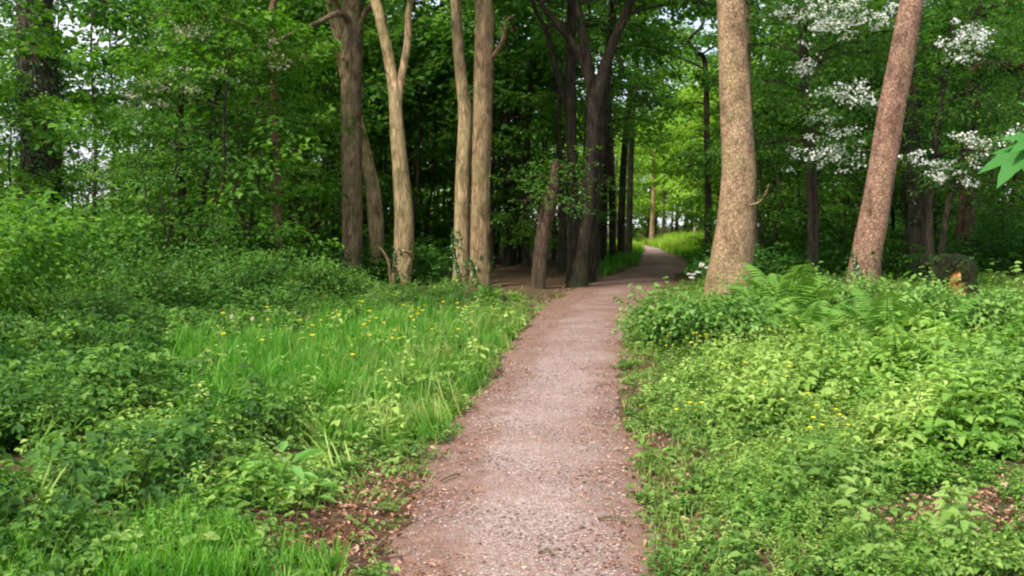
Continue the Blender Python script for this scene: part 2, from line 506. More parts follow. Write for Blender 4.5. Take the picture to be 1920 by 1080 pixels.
def soil_material():
    m, N, L = newmat('woodland_soil')
    out = N.new('ShaderNodeOutputMaterial'); geo = N.new('ShaderNodeNewGeometry')
    a = N.new('ShaderNodeAttribute'); a.attribute_name = 'tint'
    n1 = N.new('ShaderNodeTexNoise'); n1.inputs['Scale'].default_value = 22; n1.inputs['Detail'].default_value = 8; n1.inputs['Roughness'].default_value = .7
    n2 = N.new('ShaderNodeTexNoise'); n2.inputs['Scale'].default_value = .7; n2.inputs['Detail'].default_value = 5
    v = N.new('ShaderNodeTexVoronoi'); v.inputs['Scale'].default_value = 26; v.inputs['Randomness'].default_value = 1
    for q in (n1, n2, v): L.new(geo.outputs['Position'], q.inputs['Vector'])
    rp = ramp(N, [(.3, (.028, .018, .010)), (.55, (.085, .052, .032)), (.75, (.17, .11, .075))]); L.new(n1.outputs['Fac'], rp.inputs[0])
    rc = ramp(N, [(0, (.05, .03, .02)), (.35, (.14, .075, .05)), (.7, (.10, .09, .035)), (1, (.22, .14, .10))])
    sx = N.new('ShaderNodeSeparateColor'); L.new(v.outputs['Color'], sx.inputs[0]); L.new(sx.outputs[0], rc.inputs[0])
    m1 = N.new('ShaderNodeMix'); m1.data_type = 'RGBA'; m1.inputs[0].default_value = .5
    L.new(rp.outputs[0], m1.inputs[6]); L.new(rc.outputs[0], m1.inputs[7])
    rg = ramp(N, [(.42, (0, 0, 0)), (.62, (1, 1, 1))]); L.new(n2.outputs['Fac'], rg.inputs[0])
    mg = N.new('ShaderNodeMath'); mg.operation = 'MULTIPLY'; L.new(rg.outputs[0], mg.inputs[0]); L.new(a.outputs['Fac'], mg.inputs[1])
    m2 = N.new('ShaderNodeMix'); m2.data_type = 'RGBA'; L.new(mg.outputs[0], m2.inputs[0]); L.new(m1.outputs[2], m2.inputs[6]); m2.inputs[7].default_value = (.045, .085, .02, 1)
    b = N.new('ShaderNodeBsdfPrincipled'); b.inputs['Roughness'].default_value = .95; b.inputs['Specular IOR Level'].default_value = .1
    L.new(m2.outputs[2], b.inputs['Base Color'])
    bu = N.new('ShaderNodeBump'); bu.inputs['Strength'].default_value = .8; bu.inputs['Distance'].default_value = .03
    L.new(n1.outputs['Fac'], bu.inputs['Height']); L.new(bu.outputs[0], b.inputs['Normal']); L.new(b.outputs[0], out.inputs[0])
    return m


def path_material():
    m, N, L = newmat('gravel_path')
    out = N.new('ShaderNodeOutputMaterial'); geo = N.new('ShaderNodeNewGeometry')
    a = N.new('ShaderNodeAttribute'); a.attribute_name = 'tint'
    v = N.new('ShaderNodeTexVoronoi'); v.inputs['Scale'].default_value = 85
    v2 = N.new('ShaderNodeTexVoronoi'); v2.inputs['Scale'].default_value = 28
    n1 = N.new('ShaderNodeTexNoise'); n1.inputs['Scale'].default_value = 1.1; n1.inputs['Detail'].default_value = 7; n1.inputs['Roughness'].default_value = .65
    n3 = N.new('ShaderNodeTexNoise'); n3.inputs['Scale'].default_value = 14; n3.inputs['Detail'].default_value = 6
    for q in (v, v2, n1, n3): L.new(geo.outputs['Position'], q.inputs['Vector'])
    s = N.new('ShaderNodeSeparateColor'); L.new(v.outputs['Color'], s.inputs[0])
    r1 = ramp(N, [(0, (.14, .095, .082)), (.2, (.225, .155, .138)), (.5, (.30, .215, .195)), (.8, (.37, .28, .255)), (1, (.47, .385, .36))]); L.new(s.outputs[0], r1.inputs[0])
    s2 = N.new('ShaderNodeSeparateColor'); L.new(v2.outputs['Color'], s2.inputs[0])
    r2 = ramp(N, [(0, (.20, .13, .11)), (.4, (.285, .20, .178)), (1, (.36, .275, .25))]); L.new(s2.outputs[1], r2.inputs[0])
    m1 = N.new('ShaderNodeMix'); m1.data_type = 'RGBA'; m1.inputs[0].default_value = .3
    L.new(r1.outputs[0], m1.inputs[6]); L.new(r2.outputs[0], m1.inputs[7])
    # brown humus and old leaf crumbs worked in from the edges (tint = how far from the trodden middle, cut where far sunlight is painted)
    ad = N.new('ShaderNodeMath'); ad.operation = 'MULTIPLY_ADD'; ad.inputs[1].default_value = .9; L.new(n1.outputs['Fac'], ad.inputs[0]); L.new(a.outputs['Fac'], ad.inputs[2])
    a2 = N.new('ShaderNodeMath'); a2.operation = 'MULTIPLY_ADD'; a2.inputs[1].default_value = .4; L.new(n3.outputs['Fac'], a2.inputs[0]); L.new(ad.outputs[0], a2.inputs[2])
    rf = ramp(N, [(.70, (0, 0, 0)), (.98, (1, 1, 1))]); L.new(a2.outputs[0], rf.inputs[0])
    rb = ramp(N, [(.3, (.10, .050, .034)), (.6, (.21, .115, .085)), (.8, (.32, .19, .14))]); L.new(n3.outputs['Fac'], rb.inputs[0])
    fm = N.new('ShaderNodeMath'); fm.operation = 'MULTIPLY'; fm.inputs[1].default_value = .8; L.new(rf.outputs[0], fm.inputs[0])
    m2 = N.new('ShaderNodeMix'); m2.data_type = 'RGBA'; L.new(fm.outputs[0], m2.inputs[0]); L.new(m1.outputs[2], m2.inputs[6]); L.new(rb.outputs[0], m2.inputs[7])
    b = N.new('ShaderNodeBsdfPrincipled'); b.inputs['Roughness'].default_value = .9; b.inputs['Specular IOR Level'].default_value = .2
    L.new(m2.outputs[2], b.inputs['Base Color'])
    bu = N.new('ShaderNodeBump'); bu.inputs['Strength'].default_value = .7; bu.inputs['Distance'].default_value = .012; bu.invert = True
    L.new(v.outputs['Distance'], bu.inputs['Height']); L.new(bu.outputs[0], b.inputs['Normal']); L.new(b.outputs[0], out.inputs[0])
    return m


M['soil'] = soil_material(); M['path'] = path_material()

# ------------------------------------------------------------------ ground and path
def ground():
    ys = np.concatenate([np.arange(-12, 2, .5), np.arange(2, 32, .18), np.arange(32, 70, .5), np.geomspace(70, 900, 40)])
    xs_ = np.concatenate([np.arange(0, 14, .2), np.arange(14, 40, .6), np.geomspace(40, 600, 26)])
    xs = np.concatenate([-xs_[:0:-1], xs_])
    X, Y = np.meshgrid(xs, ys)
    Z = hgt(X, Y)
    Z = np.where(path_dist(X, Y) < .02, Z, Z)
    nx, ny = len(xs), len(ys)
    i = np.arange(ny - 1)[:, None] * nx + np.arange(nx - 1)[None]
    F4 = np.stack([i, i + 1, i + nx + 1, i + nx], -1).reshape(-1, 4)
    V = np.stack([X, Y, Z], -1).reshape(-1, 3)
    t = sstep(.1, 1.2, path_dist(X, Y)).ravel()
    px, py = project(V[:, 0], V[:, 1], V[:, 2])
    bare = inpoly(px, py, [(860, 556), (1120, 545), (1130, 480), (800, 470)]) & (V[:, 1] > 10)
    t = np.where(bare, 0, t)
    g = Geo().add(V, t, None, F4)
    tag(obj('ground', g, M['soil'], smooth=True), 'brown woodland soil with old leaves and moss under the plants', 'ground', kind='structure')


def footpath():
    ys = np.concatenate([np.arange(-6, 30, .1), np.arange(30, 118, .35)])
    l, r = path_lr(ys)
    rr = np.random.default_rng(3)

    def wob(seed):
        q = np.random.default_rng(seed)
        return sum(a * np.sin(ys * f + q.uniform(0, 6)) for a, f in ((.06, 1.1), (.045, 2.7), (.03, 6.3), (.02, 13))) + q.normal(0, .012, len(ys))
    l = l + wob(1) - .06; r = r + wob(2) + .04
    u = np.linspace(0, 1, 26)
    X = l[:, None] + (r - l)[:, None] * u
    Y = np.repeat(ys[:, None], 26, 1)
    Z = .006 + .022 * (1 - (2 * u - 1) ** 2)[None] + .006 * np.sin(X * 5 + Y * 2) * np.sin(Y * 3.1) * (1 - (2 * u - 1) ** 4)[None]
    n = 26
    i = np.arange(len(ys) - 1)[:, None] * n + np.arange(n - 1)[None]
    F4 = np.stack([i, i + 1, i + n + 1, i + n], -1).reshape(-1, 4)
    e = np.abs(2 * u - 1)[None] * np.ones_like(X)
    t = .08 + .44 * e ** 2.4 + .20 * sstep(9, 20, Y)
    t = np.where((u[None] < .3), t + .10, t) - .45 * sstep(54, 62, Y)  # brown taken out far off: the sunlit patch is put into the path colour
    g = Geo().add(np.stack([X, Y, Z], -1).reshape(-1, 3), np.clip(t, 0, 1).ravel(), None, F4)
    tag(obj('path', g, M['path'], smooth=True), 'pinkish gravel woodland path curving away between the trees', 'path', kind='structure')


ground(); footpath()

# ------------------------------------------------------------------ trees with their own trunks
def trunk_from_px(pts, Y, top=None, bury=.15):
    """points (px, py, width) seen at depth Y -> world points and radii; optional extra world points on top"""
    P, R = [], []
    for px, py, w in pts:
        P.append(at(px, py, Y)); R.append(w * .94 / 2 / F * Y)
    P, R = np.array(P), np.array(R)
    z0 = float(hgt(P[0][0], P[0][1]))
    P[0][2] = z0 - bury
    return P, R


def extend(P, R, H, r, lean=None, wob=.25):
    d = P[-1] - P[-2]; d = d / d[2]
    z = np.linspace(P[-1][2], H, 6)[1:]
    off = np.cumsum(r.normal(0, wob, (5, 2)), axis=0)
    k = np.linspace(1, .25, 5)
    Q = np.array([P[-1] + d * (zz - P[-1][2]) * .8 + np.array([o[0], o[1], 0]) for zz, o in zip(z, off)])
    return np.vstack([P, Q]), np.concatenate([R, R[-1] * np.linspace(.9, .15, 5)])


def smooth_trunk(P, R, n=8):
    Q = catmull(np.hstack([P, R[:, None]]), n)
    return Q[:, :3], np.maximum(Q[:, 3], .006)


def ivy_on(r, tp, tr, z0, z1, n, L=.07, fluff=.05):
    g = Geo()
    z = r.uniform(0, 1, n) ** 1.3 * (z1 - z0) + z0
    k = np.clip(np.searchsorted(tp[:, 2], z), 1, len(tp) - 1)
    f = ((z - tp[k - 1, 2]) / np.maximum(tp[k, 2] - tp[k - 1, 2], 1e-3)).clip(0, 1)[:, None]
    c = tp[k - 1] * (1 - f) + tp[k] * f
    rad = tr[k - 1] * (1 - f[:, 0]) + tr[k] * f[:, 0]
    a = r.uniform(0, 6.283, n)
    a = a + .6 * np.sin(a * 2 + z * 2)
    d = np.stack([np.cos(a), np.sin(a), np.zeros(n)], -1)
    pos = c + d * (rad * 1.03 + np.abs(r.normal(0, fluff, n)))[:, None]
    fwd = np.stack([r.normal(0, .6, n), r.normal(0, .6, n), -np.ones(n)], -1) + d * .5
    leaf_geo(g, pos, fwd, d + r.normal(0, .35, (n, 3)), L * r.uniform(.6, 1.3, n), .8, np.clip(.45 + r.normal(0, .18, n), 0, 1))
    return g


def big_tree(name, label, cat, pts, Y, bark, leaf, H=13, seed=1, crown=(7.8, 12.5, 3.4, 12, 200), forks=(), ivy=None, vines=0, tpls=None, group=None,
             flare=(.35, .35, 5), sides=18, rough=.035, low=None, branches=()):
    r = np.random.default_rng(seed)
    P, R = trunk_from_px(pts, Y)
    base = P[0].copy(); base[2] += .15
    root = thing(name, label, cat, base, 0, group)
    if H: P, R = extend(P, R, H, r)
    tp, tr = smooth_trunk(P, R)
    tp = tp - base
    w = Geo()
    tube(w, tp, tr, sides, .5, rough, r, (flare[0], flare[1], flare[2], r.uniform(0, 6)))
    tips = [(tp, tr)]
    for fk in forks:
        Pf, Rf = [], []
        for px, py, ww in fk:
            Pf.append(at(px, py, Y)); Rf.append(ww / 2 / F * Y)
        Pf, Rf = np.array(Pf), np.array(Rf)
        if H: Pf, Rf = extend(Pf, Rf, H * .92, r)
        fp, fr = smooth_trunk(Pf, Rf)
        fp = fp - base
        tube(w, fp, fr, max(8, sides - 6), .5, rough, r)
        tips.append((fp, fr))
    if crown:
        lo, hi, Rc, nl, ns = crown
        Lf = Geo()
        for tp_, tr_ in tips:
            a, b = grow(r, tp_, tr_, lo, hi, Rc, max(3, nl // len(tips)), max(3, ns // len(tips)), tpls or SPRAY_BIG)
            Lf.add(*b.arr()); w.add(*a.arr())
        obj('crown', Lf, leaf, root)
    if low:
        lo, hi, Rc, nl, ns = low
        a, b = grow(r, tp, tr, lo, hi, Rc, nl, ns, tpls or SPRAY_SMALL, rise=.2)
        obj('low_foliage', b, leaf, root); w.add(*a.arr())
    t = obj('trunk', w, bark, root, smooth=True)
    for bp in branches:
        b = Geo(); Pb = np.array([at(px, py, Y + dy) for px, py, ww, dy in bp]); Rb = np.array([ww / 2 / F * Y for px, py, ww, dy in bp])
        q, qr = smooth_trunk(Pb, Rb, 6)
        tube(b, q - base, qr, 7, .5, .05, r)
        obj('branch', b, bark, t, smooth=True)
    if ivy:
        for z0, z1, n in ([ivy] if isinstance(ivy, tuple) else ivy):
            obj('ivy', ivy_on(r, tp, tr, z0, z1, n), M['ivy'], root)
    if vines:
        v = Geo()
        for k in range(vines):
            z = np.linspace(.1, 6.5 * r.uniform(.6, 1), 40)
            a = r.uniform(0, 6.28) + np.cumsum(r.normal(0, .13, 40)) + z * r.uniform(-.5, .5)
            cx = np.array([np.interp(z, tp[:, 2], tp[:, c]) for c in range(2)]).T
            rd = np.interp(z, tp[:, 2], tr) * 1.02 + .008
            q = np.stack([cx[:, 0] + np.cos(a) * rd, cx[:, 1] + np.sin(a) * rd, z], -1)
            tube(v, q, np.linspace(.016, .007, 40), 5, .5)
        obj('climbing_stem', v, M['b_brown'], root, smooth=True)
    return root


TREES = 'woodland trees left of the path'
big_tree('tree', 'straight brown trunk standing in front of a crooked pale trunk left of the path', 'tree',
         [(660, 535, 48), (660, 500, 44), (661, 400, 42), (659, 200, 42), (661, 0, 42)], 25, M['b_brown'], M['syc'], 14, 11, ivy=(0, .9, 260),
         branches=[[(664, 60, 14, 0), (640, 25, 12, -.5), (590, 45, 9, -1.2), (520, 75, 5, -2), (455, 98, 2, -2.5)], [(668, 110, 14, 0), (678, 40, 11, -.3), (700, 5, 9, -.6), (740, -25, 5, -1)]])
big_tree('tree', 'pale crooked trunk bent behind the straight brown trunk', 'tree',
         [(704, 530, 26), (706, 470, 27), (704, 410, 31), (698, 350, 29), (684, 285, 25), (668, 215, 22), (648, 150, 20), (637, 80, 23), (622, 0, 28), (612, -40, 26)], 26.3,
         M['b_pale'], M['syc'], 12, 12, crown=(7.5, 11.5, 3, 9, 180), flare=(.3, .2, 4), ivy=(0, 1.2, 130))
big_tree('tree', 'pale trunk forking into two limbs high up between the brown trunk and the twin trunks', 'tree',
         [(750, 548, 40), (756, 470, 38), (757, 400, 37), (751, 320, 31), (745, 250, 28), (740, 180, 24), (727, 100, 22), (712, 30, 22), (702, -20, 22)], 24, M['b_pale'], M['syc'], 13, 13,
         crown=(7.5, 12.5, 3.2, 12, 240), forks=[[(744, 215, 16), (752, 150, 14), (764, 80, 13), (771, 0, 12)]], ivy=(0, 1.0, 220),
         branches=[[(762, 505, 9, -.3), (772, 478, 8, -.5), (756, 470, 6, -.9)]])
big_tree('tree', 'left one of the pale twin trunks, thinner and bent outwards at the top', 'tree',
         [(866, 545, 38), (866, 470, 31), (868, 330, 28), (872, 215, 27), (864, 140, 24), (857, 60, 22), (855, -20, 22)], 24.2, M['b_pale'], M['syc'], 12.5, 14,
         crown=(7.5, 12, 3, 9, 170), ivy=(0, 1.4, 330), flare=(.3, .25, 4))
big_tree('tree', 'right one of the pale twin trunks, thicker, straight and wound with climbing stems', 'tree',
         [(900, 550, 40), (899, 450, 37), (902, 300, 36), (906, 150, 36), (907, 0, 36)], 23.6, M['b_tan'], M['syc'], 14, 15, vines=5, ivy=(0, .8, 180),
         branches=[[(920, 112, 11, 0), (935, 92, 9, -.3), (946, 65, 7, -.6), (950, 40, 5, -.8), (964, 28, 3, -1.0)]])
big_tree('tree_stub', 'leaning reddish broken trunk in the shade right of the twin trunks', 'dead tree',
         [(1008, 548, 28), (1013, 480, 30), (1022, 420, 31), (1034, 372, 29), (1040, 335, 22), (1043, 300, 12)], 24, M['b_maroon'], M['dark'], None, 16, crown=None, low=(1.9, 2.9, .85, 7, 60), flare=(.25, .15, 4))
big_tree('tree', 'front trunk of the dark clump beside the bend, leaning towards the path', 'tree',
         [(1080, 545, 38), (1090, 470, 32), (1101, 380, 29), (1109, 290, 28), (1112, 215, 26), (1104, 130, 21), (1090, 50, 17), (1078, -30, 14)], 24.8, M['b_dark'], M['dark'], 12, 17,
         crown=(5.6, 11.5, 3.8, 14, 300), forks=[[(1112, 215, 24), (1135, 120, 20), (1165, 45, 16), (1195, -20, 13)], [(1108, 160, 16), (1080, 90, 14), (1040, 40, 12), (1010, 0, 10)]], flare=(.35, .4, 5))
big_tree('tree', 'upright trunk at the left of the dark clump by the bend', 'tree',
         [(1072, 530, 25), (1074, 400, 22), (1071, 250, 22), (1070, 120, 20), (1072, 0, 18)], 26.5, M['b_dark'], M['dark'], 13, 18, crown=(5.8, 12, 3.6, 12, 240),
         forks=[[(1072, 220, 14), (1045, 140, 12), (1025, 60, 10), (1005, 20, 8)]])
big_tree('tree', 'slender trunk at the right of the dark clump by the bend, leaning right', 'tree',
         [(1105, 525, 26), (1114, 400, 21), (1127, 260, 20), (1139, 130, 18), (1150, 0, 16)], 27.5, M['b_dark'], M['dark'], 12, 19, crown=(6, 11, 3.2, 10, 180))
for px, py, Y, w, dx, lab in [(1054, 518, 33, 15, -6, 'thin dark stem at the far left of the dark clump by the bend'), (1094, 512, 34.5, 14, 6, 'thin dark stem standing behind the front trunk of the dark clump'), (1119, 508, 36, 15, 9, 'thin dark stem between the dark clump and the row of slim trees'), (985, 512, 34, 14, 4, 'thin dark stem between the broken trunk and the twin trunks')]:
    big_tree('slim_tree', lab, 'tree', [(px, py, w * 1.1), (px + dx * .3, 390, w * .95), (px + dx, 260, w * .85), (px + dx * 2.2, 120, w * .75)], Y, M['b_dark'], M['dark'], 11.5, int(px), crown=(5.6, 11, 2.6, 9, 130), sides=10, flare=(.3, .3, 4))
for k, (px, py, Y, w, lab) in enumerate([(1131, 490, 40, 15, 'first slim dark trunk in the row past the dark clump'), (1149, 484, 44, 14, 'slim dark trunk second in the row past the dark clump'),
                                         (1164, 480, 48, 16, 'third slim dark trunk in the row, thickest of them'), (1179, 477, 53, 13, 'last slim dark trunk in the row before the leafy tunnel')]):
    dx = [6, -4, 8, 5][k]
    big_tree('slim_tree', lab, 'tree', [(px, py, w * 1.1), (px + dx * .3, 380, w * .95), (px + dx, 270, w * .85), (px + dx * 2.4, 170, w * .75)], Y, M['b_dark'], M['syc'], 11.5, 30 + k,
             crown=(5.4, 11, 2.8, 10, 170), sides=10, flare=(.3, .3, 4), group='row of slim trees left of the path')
big_tree('tree', 'thick pale tan trunk with a swollen foot, tallest in view right of the path', 'tree',
         [(1364, 570, 96), (1367, 520, 86), (1374, 460, 80), (1382, 390, 75), (1386, 330, 70), (1382, 250, 64), (1377, 150, 59), (1372, 60, 55), (1368, -20, 53)], 19.8, M['b_right'], M['syc'], 15, 20,
         crown=(8.8, 14, 3.6, 12, 200), sides=26, rough=.032, flare=(.35, .24, 5), branches=[[(1408, 385, 5, -.3), (1425, 378, 4, -.5), (1436, 362, 3, -.7), (1442, 345, 2, -.8)]])
big_tree('slim_tree', 'slender brown trunk half hidden behind the thick pale tan trunk', 'tree',
         [(1410, 500, 24), (1410, 380, 20), (1406, 250, 17), (1402, 120, 15), (1400, 0, 14)], 27, M['b_brown'], M['syc'], 12, 21, crown=(6.5, 11.5, 3, 9, 180), sides=10)
big_tree('slim_tree', 'thin dark trunk just left of the thick pale tan trunk', 'tree',
         [(1328, 480, 15), (1328, 380, 13), (1325, 250, 12), (1322, 120, 10)], 38, M['b_dark'], M['syc'], 10, 22, crown=(5, 9.5, 3, 9, 200), sides=9)
big_tree('tree', 'reddish trunk leaning right, with ivy in its hollow foot', 'tree',
         [(1610, 598, 74), (1616, 540, 64), (1626, 470, 59), (1641, 400, 57), (1655, 310, 54), (1671, 210, 52), (1690, 110, 48), (1708, 10, 44), (1716, -40, 42)], 17, M['b_red'], M['syc'], 14, 23,
         crown=(7.5, 13, 3.6, 12, 240), sides=24, rough=.034, flare=(.3, .34, 4), ivy=(0, 1.1, 230))
big_tree('tree', 'stout dark trunk clad in ivy near the left edge beside the sky gap', 'tree',
         [(72, 560, 84), (74, 400, 78), (76, 250, 72), (70, 100, 70), (66, 0, 66)], 22, M['b_dark'], M['dark'], 13, 24, crown=(5.9, 12, 2.6, 14, 230), ivy=[(0, 3.2, 1900), (3.2, 7.2, 2400)])
big_tree('slim_tree', 'thin orange brown trunk among the leaves left of the brown trunk', 'tree',
         [(523, 470, 22), (521, 400, 19), (517, 280, 17), (513, 150, 15), (510, 30, 13)], 26, M['b_red'], M['syc'], 11, 25, crown=(3.6, 10.5, 3, 12, 240), sides=10)
big_tree('tree', 'dark ivy clad trunk right behind the leaning reddish trunk', 'tree',
         [(1722, 520, 44), (1716, 400, 40), (1708, 260, 36), (1700, 130, 34), (1694, 0, 32)], 25, M['b_dark'], M['dark'], 12, 26, crown=(5.2, 11.5, 3.4, 12, 300), ivy=[(1.5, 6.5, 900)])
big_tree('tree', 'dark reddish trunk behind the mossy stump on the right', 'tree',
         [(1800, 515, 36), (1812, 400, 32), (1822, 260, 30), (1826, 100, 28), (1828, -20, 26)], 27, M['b_maroon'], M['dark'], 12, 27, crown=(4.8, 11.5, 3.8, 12, 340),
         branches=[[(1824, 150, 20, 0), (1850, 122, 22, -.6), (1890, 125, 22, -1.2), (1950, 118, 18, -2)]])

# ------------------------------------------------------------------ hawthorns in blossom
def blossom(r, g, centres, n, spread, size):
    for c in centres:
        k = int(n)
        p = c + r.normal(0, 1, (k, 3)) * np.array(spread) * r.uniform(.5, 1.1)
        up = norm(r.normal(0, .7, (k, 3)) + [0, -.5, .7])
        leaf_geo(g, p, r.normal(0, 1, (k, 3)), up, size * r.uniform(.6, 1.3, k), .9, np.clip(.5 + r.normal(0, .25, k), 0, 1))


def hawthorn(label, stems, Y, seed, crown, clusters, petals, nper, psize, leafn=420, name='hawthorn'):
    r = np.random.default_rng(seed)
    base = at(stems[0][0][0], stems[0][0][1], Y); base[2] = float(hgt(base[0], base[1]))
    root = thing(name, label, 'hawthorn', base)
    w = Geo(); tips = []
    for st in stems:
        P, R = trunk_from_px(st, Y)
        tp, tr = smooth_trunk(P, R); tp = tp - base
        tube(w, tp, tr, 9, .5, .06, r); tips.append((tp, tr))
    Lf = Geo()
    lo, hi, Rc, nl = crown
    for tp, tr in tips:
        a, b = grow(r, tp, tr, lo, hi, Rc, nl, leafn // len(tips), SPRAY_SMALL, sc=1.15, rise=.25)
        w.add(*a.arr()); Lf.add(*b.arr())
    g = Geo()
    for px, py, sx, sy, m in clusters:
        c = [at(px + r.normal(0, sx), py + r.normal(0, sy), Y - r.uniform(.9, 2.2)) - base for _ in range(m)]
        blossom(r, g, c, nper, (.12, .12, .05), psize)
        put_sprays(Lf, r, np.array(c) + r.normal(0, .1, (m, 3)) - [0, 0, .08], r.uniform(0, 6.28, m), SPRAY_SMALL, .9)
    obj('trunk', w, M['b_dark'], root, smooth=True)
    cr = obj('crown', Lf, M['haw'], root)
    obj('blossom', g, petals, root)
    return root


hawthorn('hawthorn with twin dark stems and white blossom left of the leaning reddish trunk',
         [[(1522, 500, 17), (1520, 400, 14), (1512, 250, 12), (1505, 130, 10), (1500, 20, 8), (1498, -40, 6)], [(1530, 500, 12), (1530, 380, 10), (1524, 250, 9), (1514, 140, 8), (1512, 30, 6)]],
         24, 41, (2.6, 6.6, 2.0, 9),
         [(1545, 25, 42, 20, 34), (1630, 25, 40, 20, 34), (1500, 15, 25, 12, 10), (1560, 55, 30, 12, 12), (1508, 124, 14, 8, 8), (1590, 180, 30, 14, 13), (1545, 178, 12, 9, 4), (1560, 245, 26, 18, 18), (1520, 295, 22, 16, 13), (1580, 305, 22, 24, 12), (1610, 185, 14, 14, 6)],
         M['petal'], 17, .056, 300)
hawthorn('white flowering hawthorn under the dark branch at the right edge',
         [[(1748, 510, 20), (1742, 400, 17), (1752, 280, 14), (1770, 150, 11), (1785, 40, 8)], [(1758, 510, 14), (1775, 400, 12), (1800, 300, 10), (1830, 230, 7)]],
         23.5, 42, (2.0, 5.6, 1.9, 9),
         [(1812, 68, 22, 12, 14), (1845, 78, 14, 12, 10), (1812, 105, 12, 7, 8), (1735, 300, 26, 14, 11), (1760, 335, 18, 10, 7), (1826, 262, 22, 10, 12), (1850, 275, 12, 10, 6), (1795, 330, 24, 14, 8), (1905, 255, 8, 6, 5)],
         M['petal'], 17, .056, 330)
hawthorn('fading cream flowering hawthorn behind the leaves right of the sky gap',
         [[(345, 500, 20), (342, 380, 17), (335, 250, 14), (345, 120, 11), (352, 20, 8)], [(355, 500, 14), (380, 380, 12), (395, 260, 10), (410, 160, 8)]],
         24.5, 43, (1.6, 5.4, 1.6, 11),
         [(345, 65, 30, 9, 10), (270, 165, 28, 14, 10), (330, 150, 30, 12, 9), (240, 205, 20, 12, 7), (390, 140, 25, 12, 6), (300, 190, 30, 12, 6), (540, 80, 30, 25, 6)],
         M['cream'], 16, .055, 420)

# ------------------------------------------------------------------ repeats: forest and understorey trees
def template_tree(name, label, cat, seed, H, r0, lo, Rc, nl, ns, leaf, bark, tpls, group, lean=.3, shape='round', rise=.35, droop=.35, sc=1.0, multi=1, sides=10):
    r = np.random.default_rng(seed)
    root = thing(name, label, cat, (0, 0, 0), 0, group)
    w, Ws, Lf = Geo(), [], Geo()
    for s in range(multi):
        z = np.linspace(-.15, H, 9)
        az = r.uniform(0, 6.28); sp = (0 if multi == 1 else H * .16)
        off = np.cumsum(r.normal(0, lean * .3, (9, 2)), axis=0) + np.outer((z / H).clip(0) ** 1.1 * sp, [math.cos(az + s * 2.3), math.sin(az + s * 2.3)])
        off -= off[0]
        if multi > 1: off += r.normal(0, .12, 2)
        P = np.column_stack([off, z]); R = r0 * (1 - .85 * np.linspace(0, 1, 9)) * (1 if s == 0 else .8)
        tp, tr = smooth_trunk(P, R, 4)
        tube(w, tp, tr, sides, .5, .05, r, (.3, .35, 4, 1))
        a, b = grow(r, tp, tr, lo, H * .96, Rc, nl // multi, ns // multi, tpls, shape=shape, rise=rise, droop=droop, sc=sc)
        w.add(*a.arr()); Lf.add(*b.arr())
    t = obj('trunk', w, bark, root, smooth=True)
    obj('crown', Lf, leaf, root)
    return root


used = set()


def place(tpl, x, y, rz, sc=1.0, label=None, group=None):
    loc = (x, y, float(hgt(x, y)))
    if tpl.name not in used:
        used.add(tpl.name)
        children_of(tpl)
        KIDS[tpl.name] = [(c, children_of(c)) for c in children_of(tpl)]
        tpl.location = loc; tpl.rotation_euler = (0, 0, rz); tpl.scale = (sc,) * 3
        if label: tpl['label'] = label
        if group: tpl['group'] = group
        return tpl
    return dup(tpl, loc, rz, sc, label, group)


def PX(px, Y):
    return (px - 960) / F * Y


r = np.random.default_rng(99)
# understorey: leafy from near the ground up, at the edge of the wood
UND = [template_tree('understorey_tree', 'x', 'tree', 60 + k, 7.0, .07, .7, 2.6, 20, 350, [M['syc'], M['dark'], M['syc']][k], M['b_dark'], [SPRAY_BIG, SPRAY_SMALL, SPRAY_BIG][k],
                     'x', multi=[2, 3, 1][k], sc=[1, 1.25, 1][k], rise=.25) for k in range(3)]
gl = 'leafy understorey at the left edge of the wood'
for i, (px, Y, k, s) in enumerate([(-60, 20, 0, .9), (-110, 29, 1, 1.0), (0, 20.5, 2, .62), (165, 30, 0, .60), (300, 21, 1, .52), (405, 22.5, 2, .95), (470, 29, 0, 1.15), (575, 31, 1, .9), (560, 33, 2, 1.2), (365, 33, 2, .95), (610, 39, 0, 1.1)]):
    place(UND[k], PX(px, Y), Y, r.uniform(0, 6.28), s, 'leafy young tree with foliage to the ground left of the brown trunk', gl)
gm = 'leafy understorey in the shade behind the pale trunks'
for i, (px, Y, k, s) in enumerate([(690, 38, 1, 1.0), (800, 37, 0, 1.15), (960, 38, 1, 1.1), (1010, 33, 0, .8), (850, 43, 2, 1.2), (745, 45, 0, 1.3), (930, 46, 2, 1.3), (1040, 42, 1, 1.2)]):
    place(UND[k], PX(px, Y), Y, r.uniform(0, 6.28), s, 'leafy young tree in deep shade behind the pale trunks', gm)
gr = 'leafy understorey on the right of the path'
for i, (px, Y, k, s) in enumerate([(1450, 30, 0, .9), (1500, 35, 2, 1.1), (1580, 31, 1, 1.0), (1650, 35, 0, 1.1), (1740, 31, 1, 1.1), (1870, 31, 1, 1.15), (1960, 25, 1, .9), (1440, 42, 2, 1.1), (1800, 38, 0, 1.2), (1910, 40, 2, 1.3)]):
    place(UND[k], PX(px, Y), Y, r.uniform(0, 6.28), s, 'leafy young tree with dim foliage behind the leaning reddish trunk', gr)

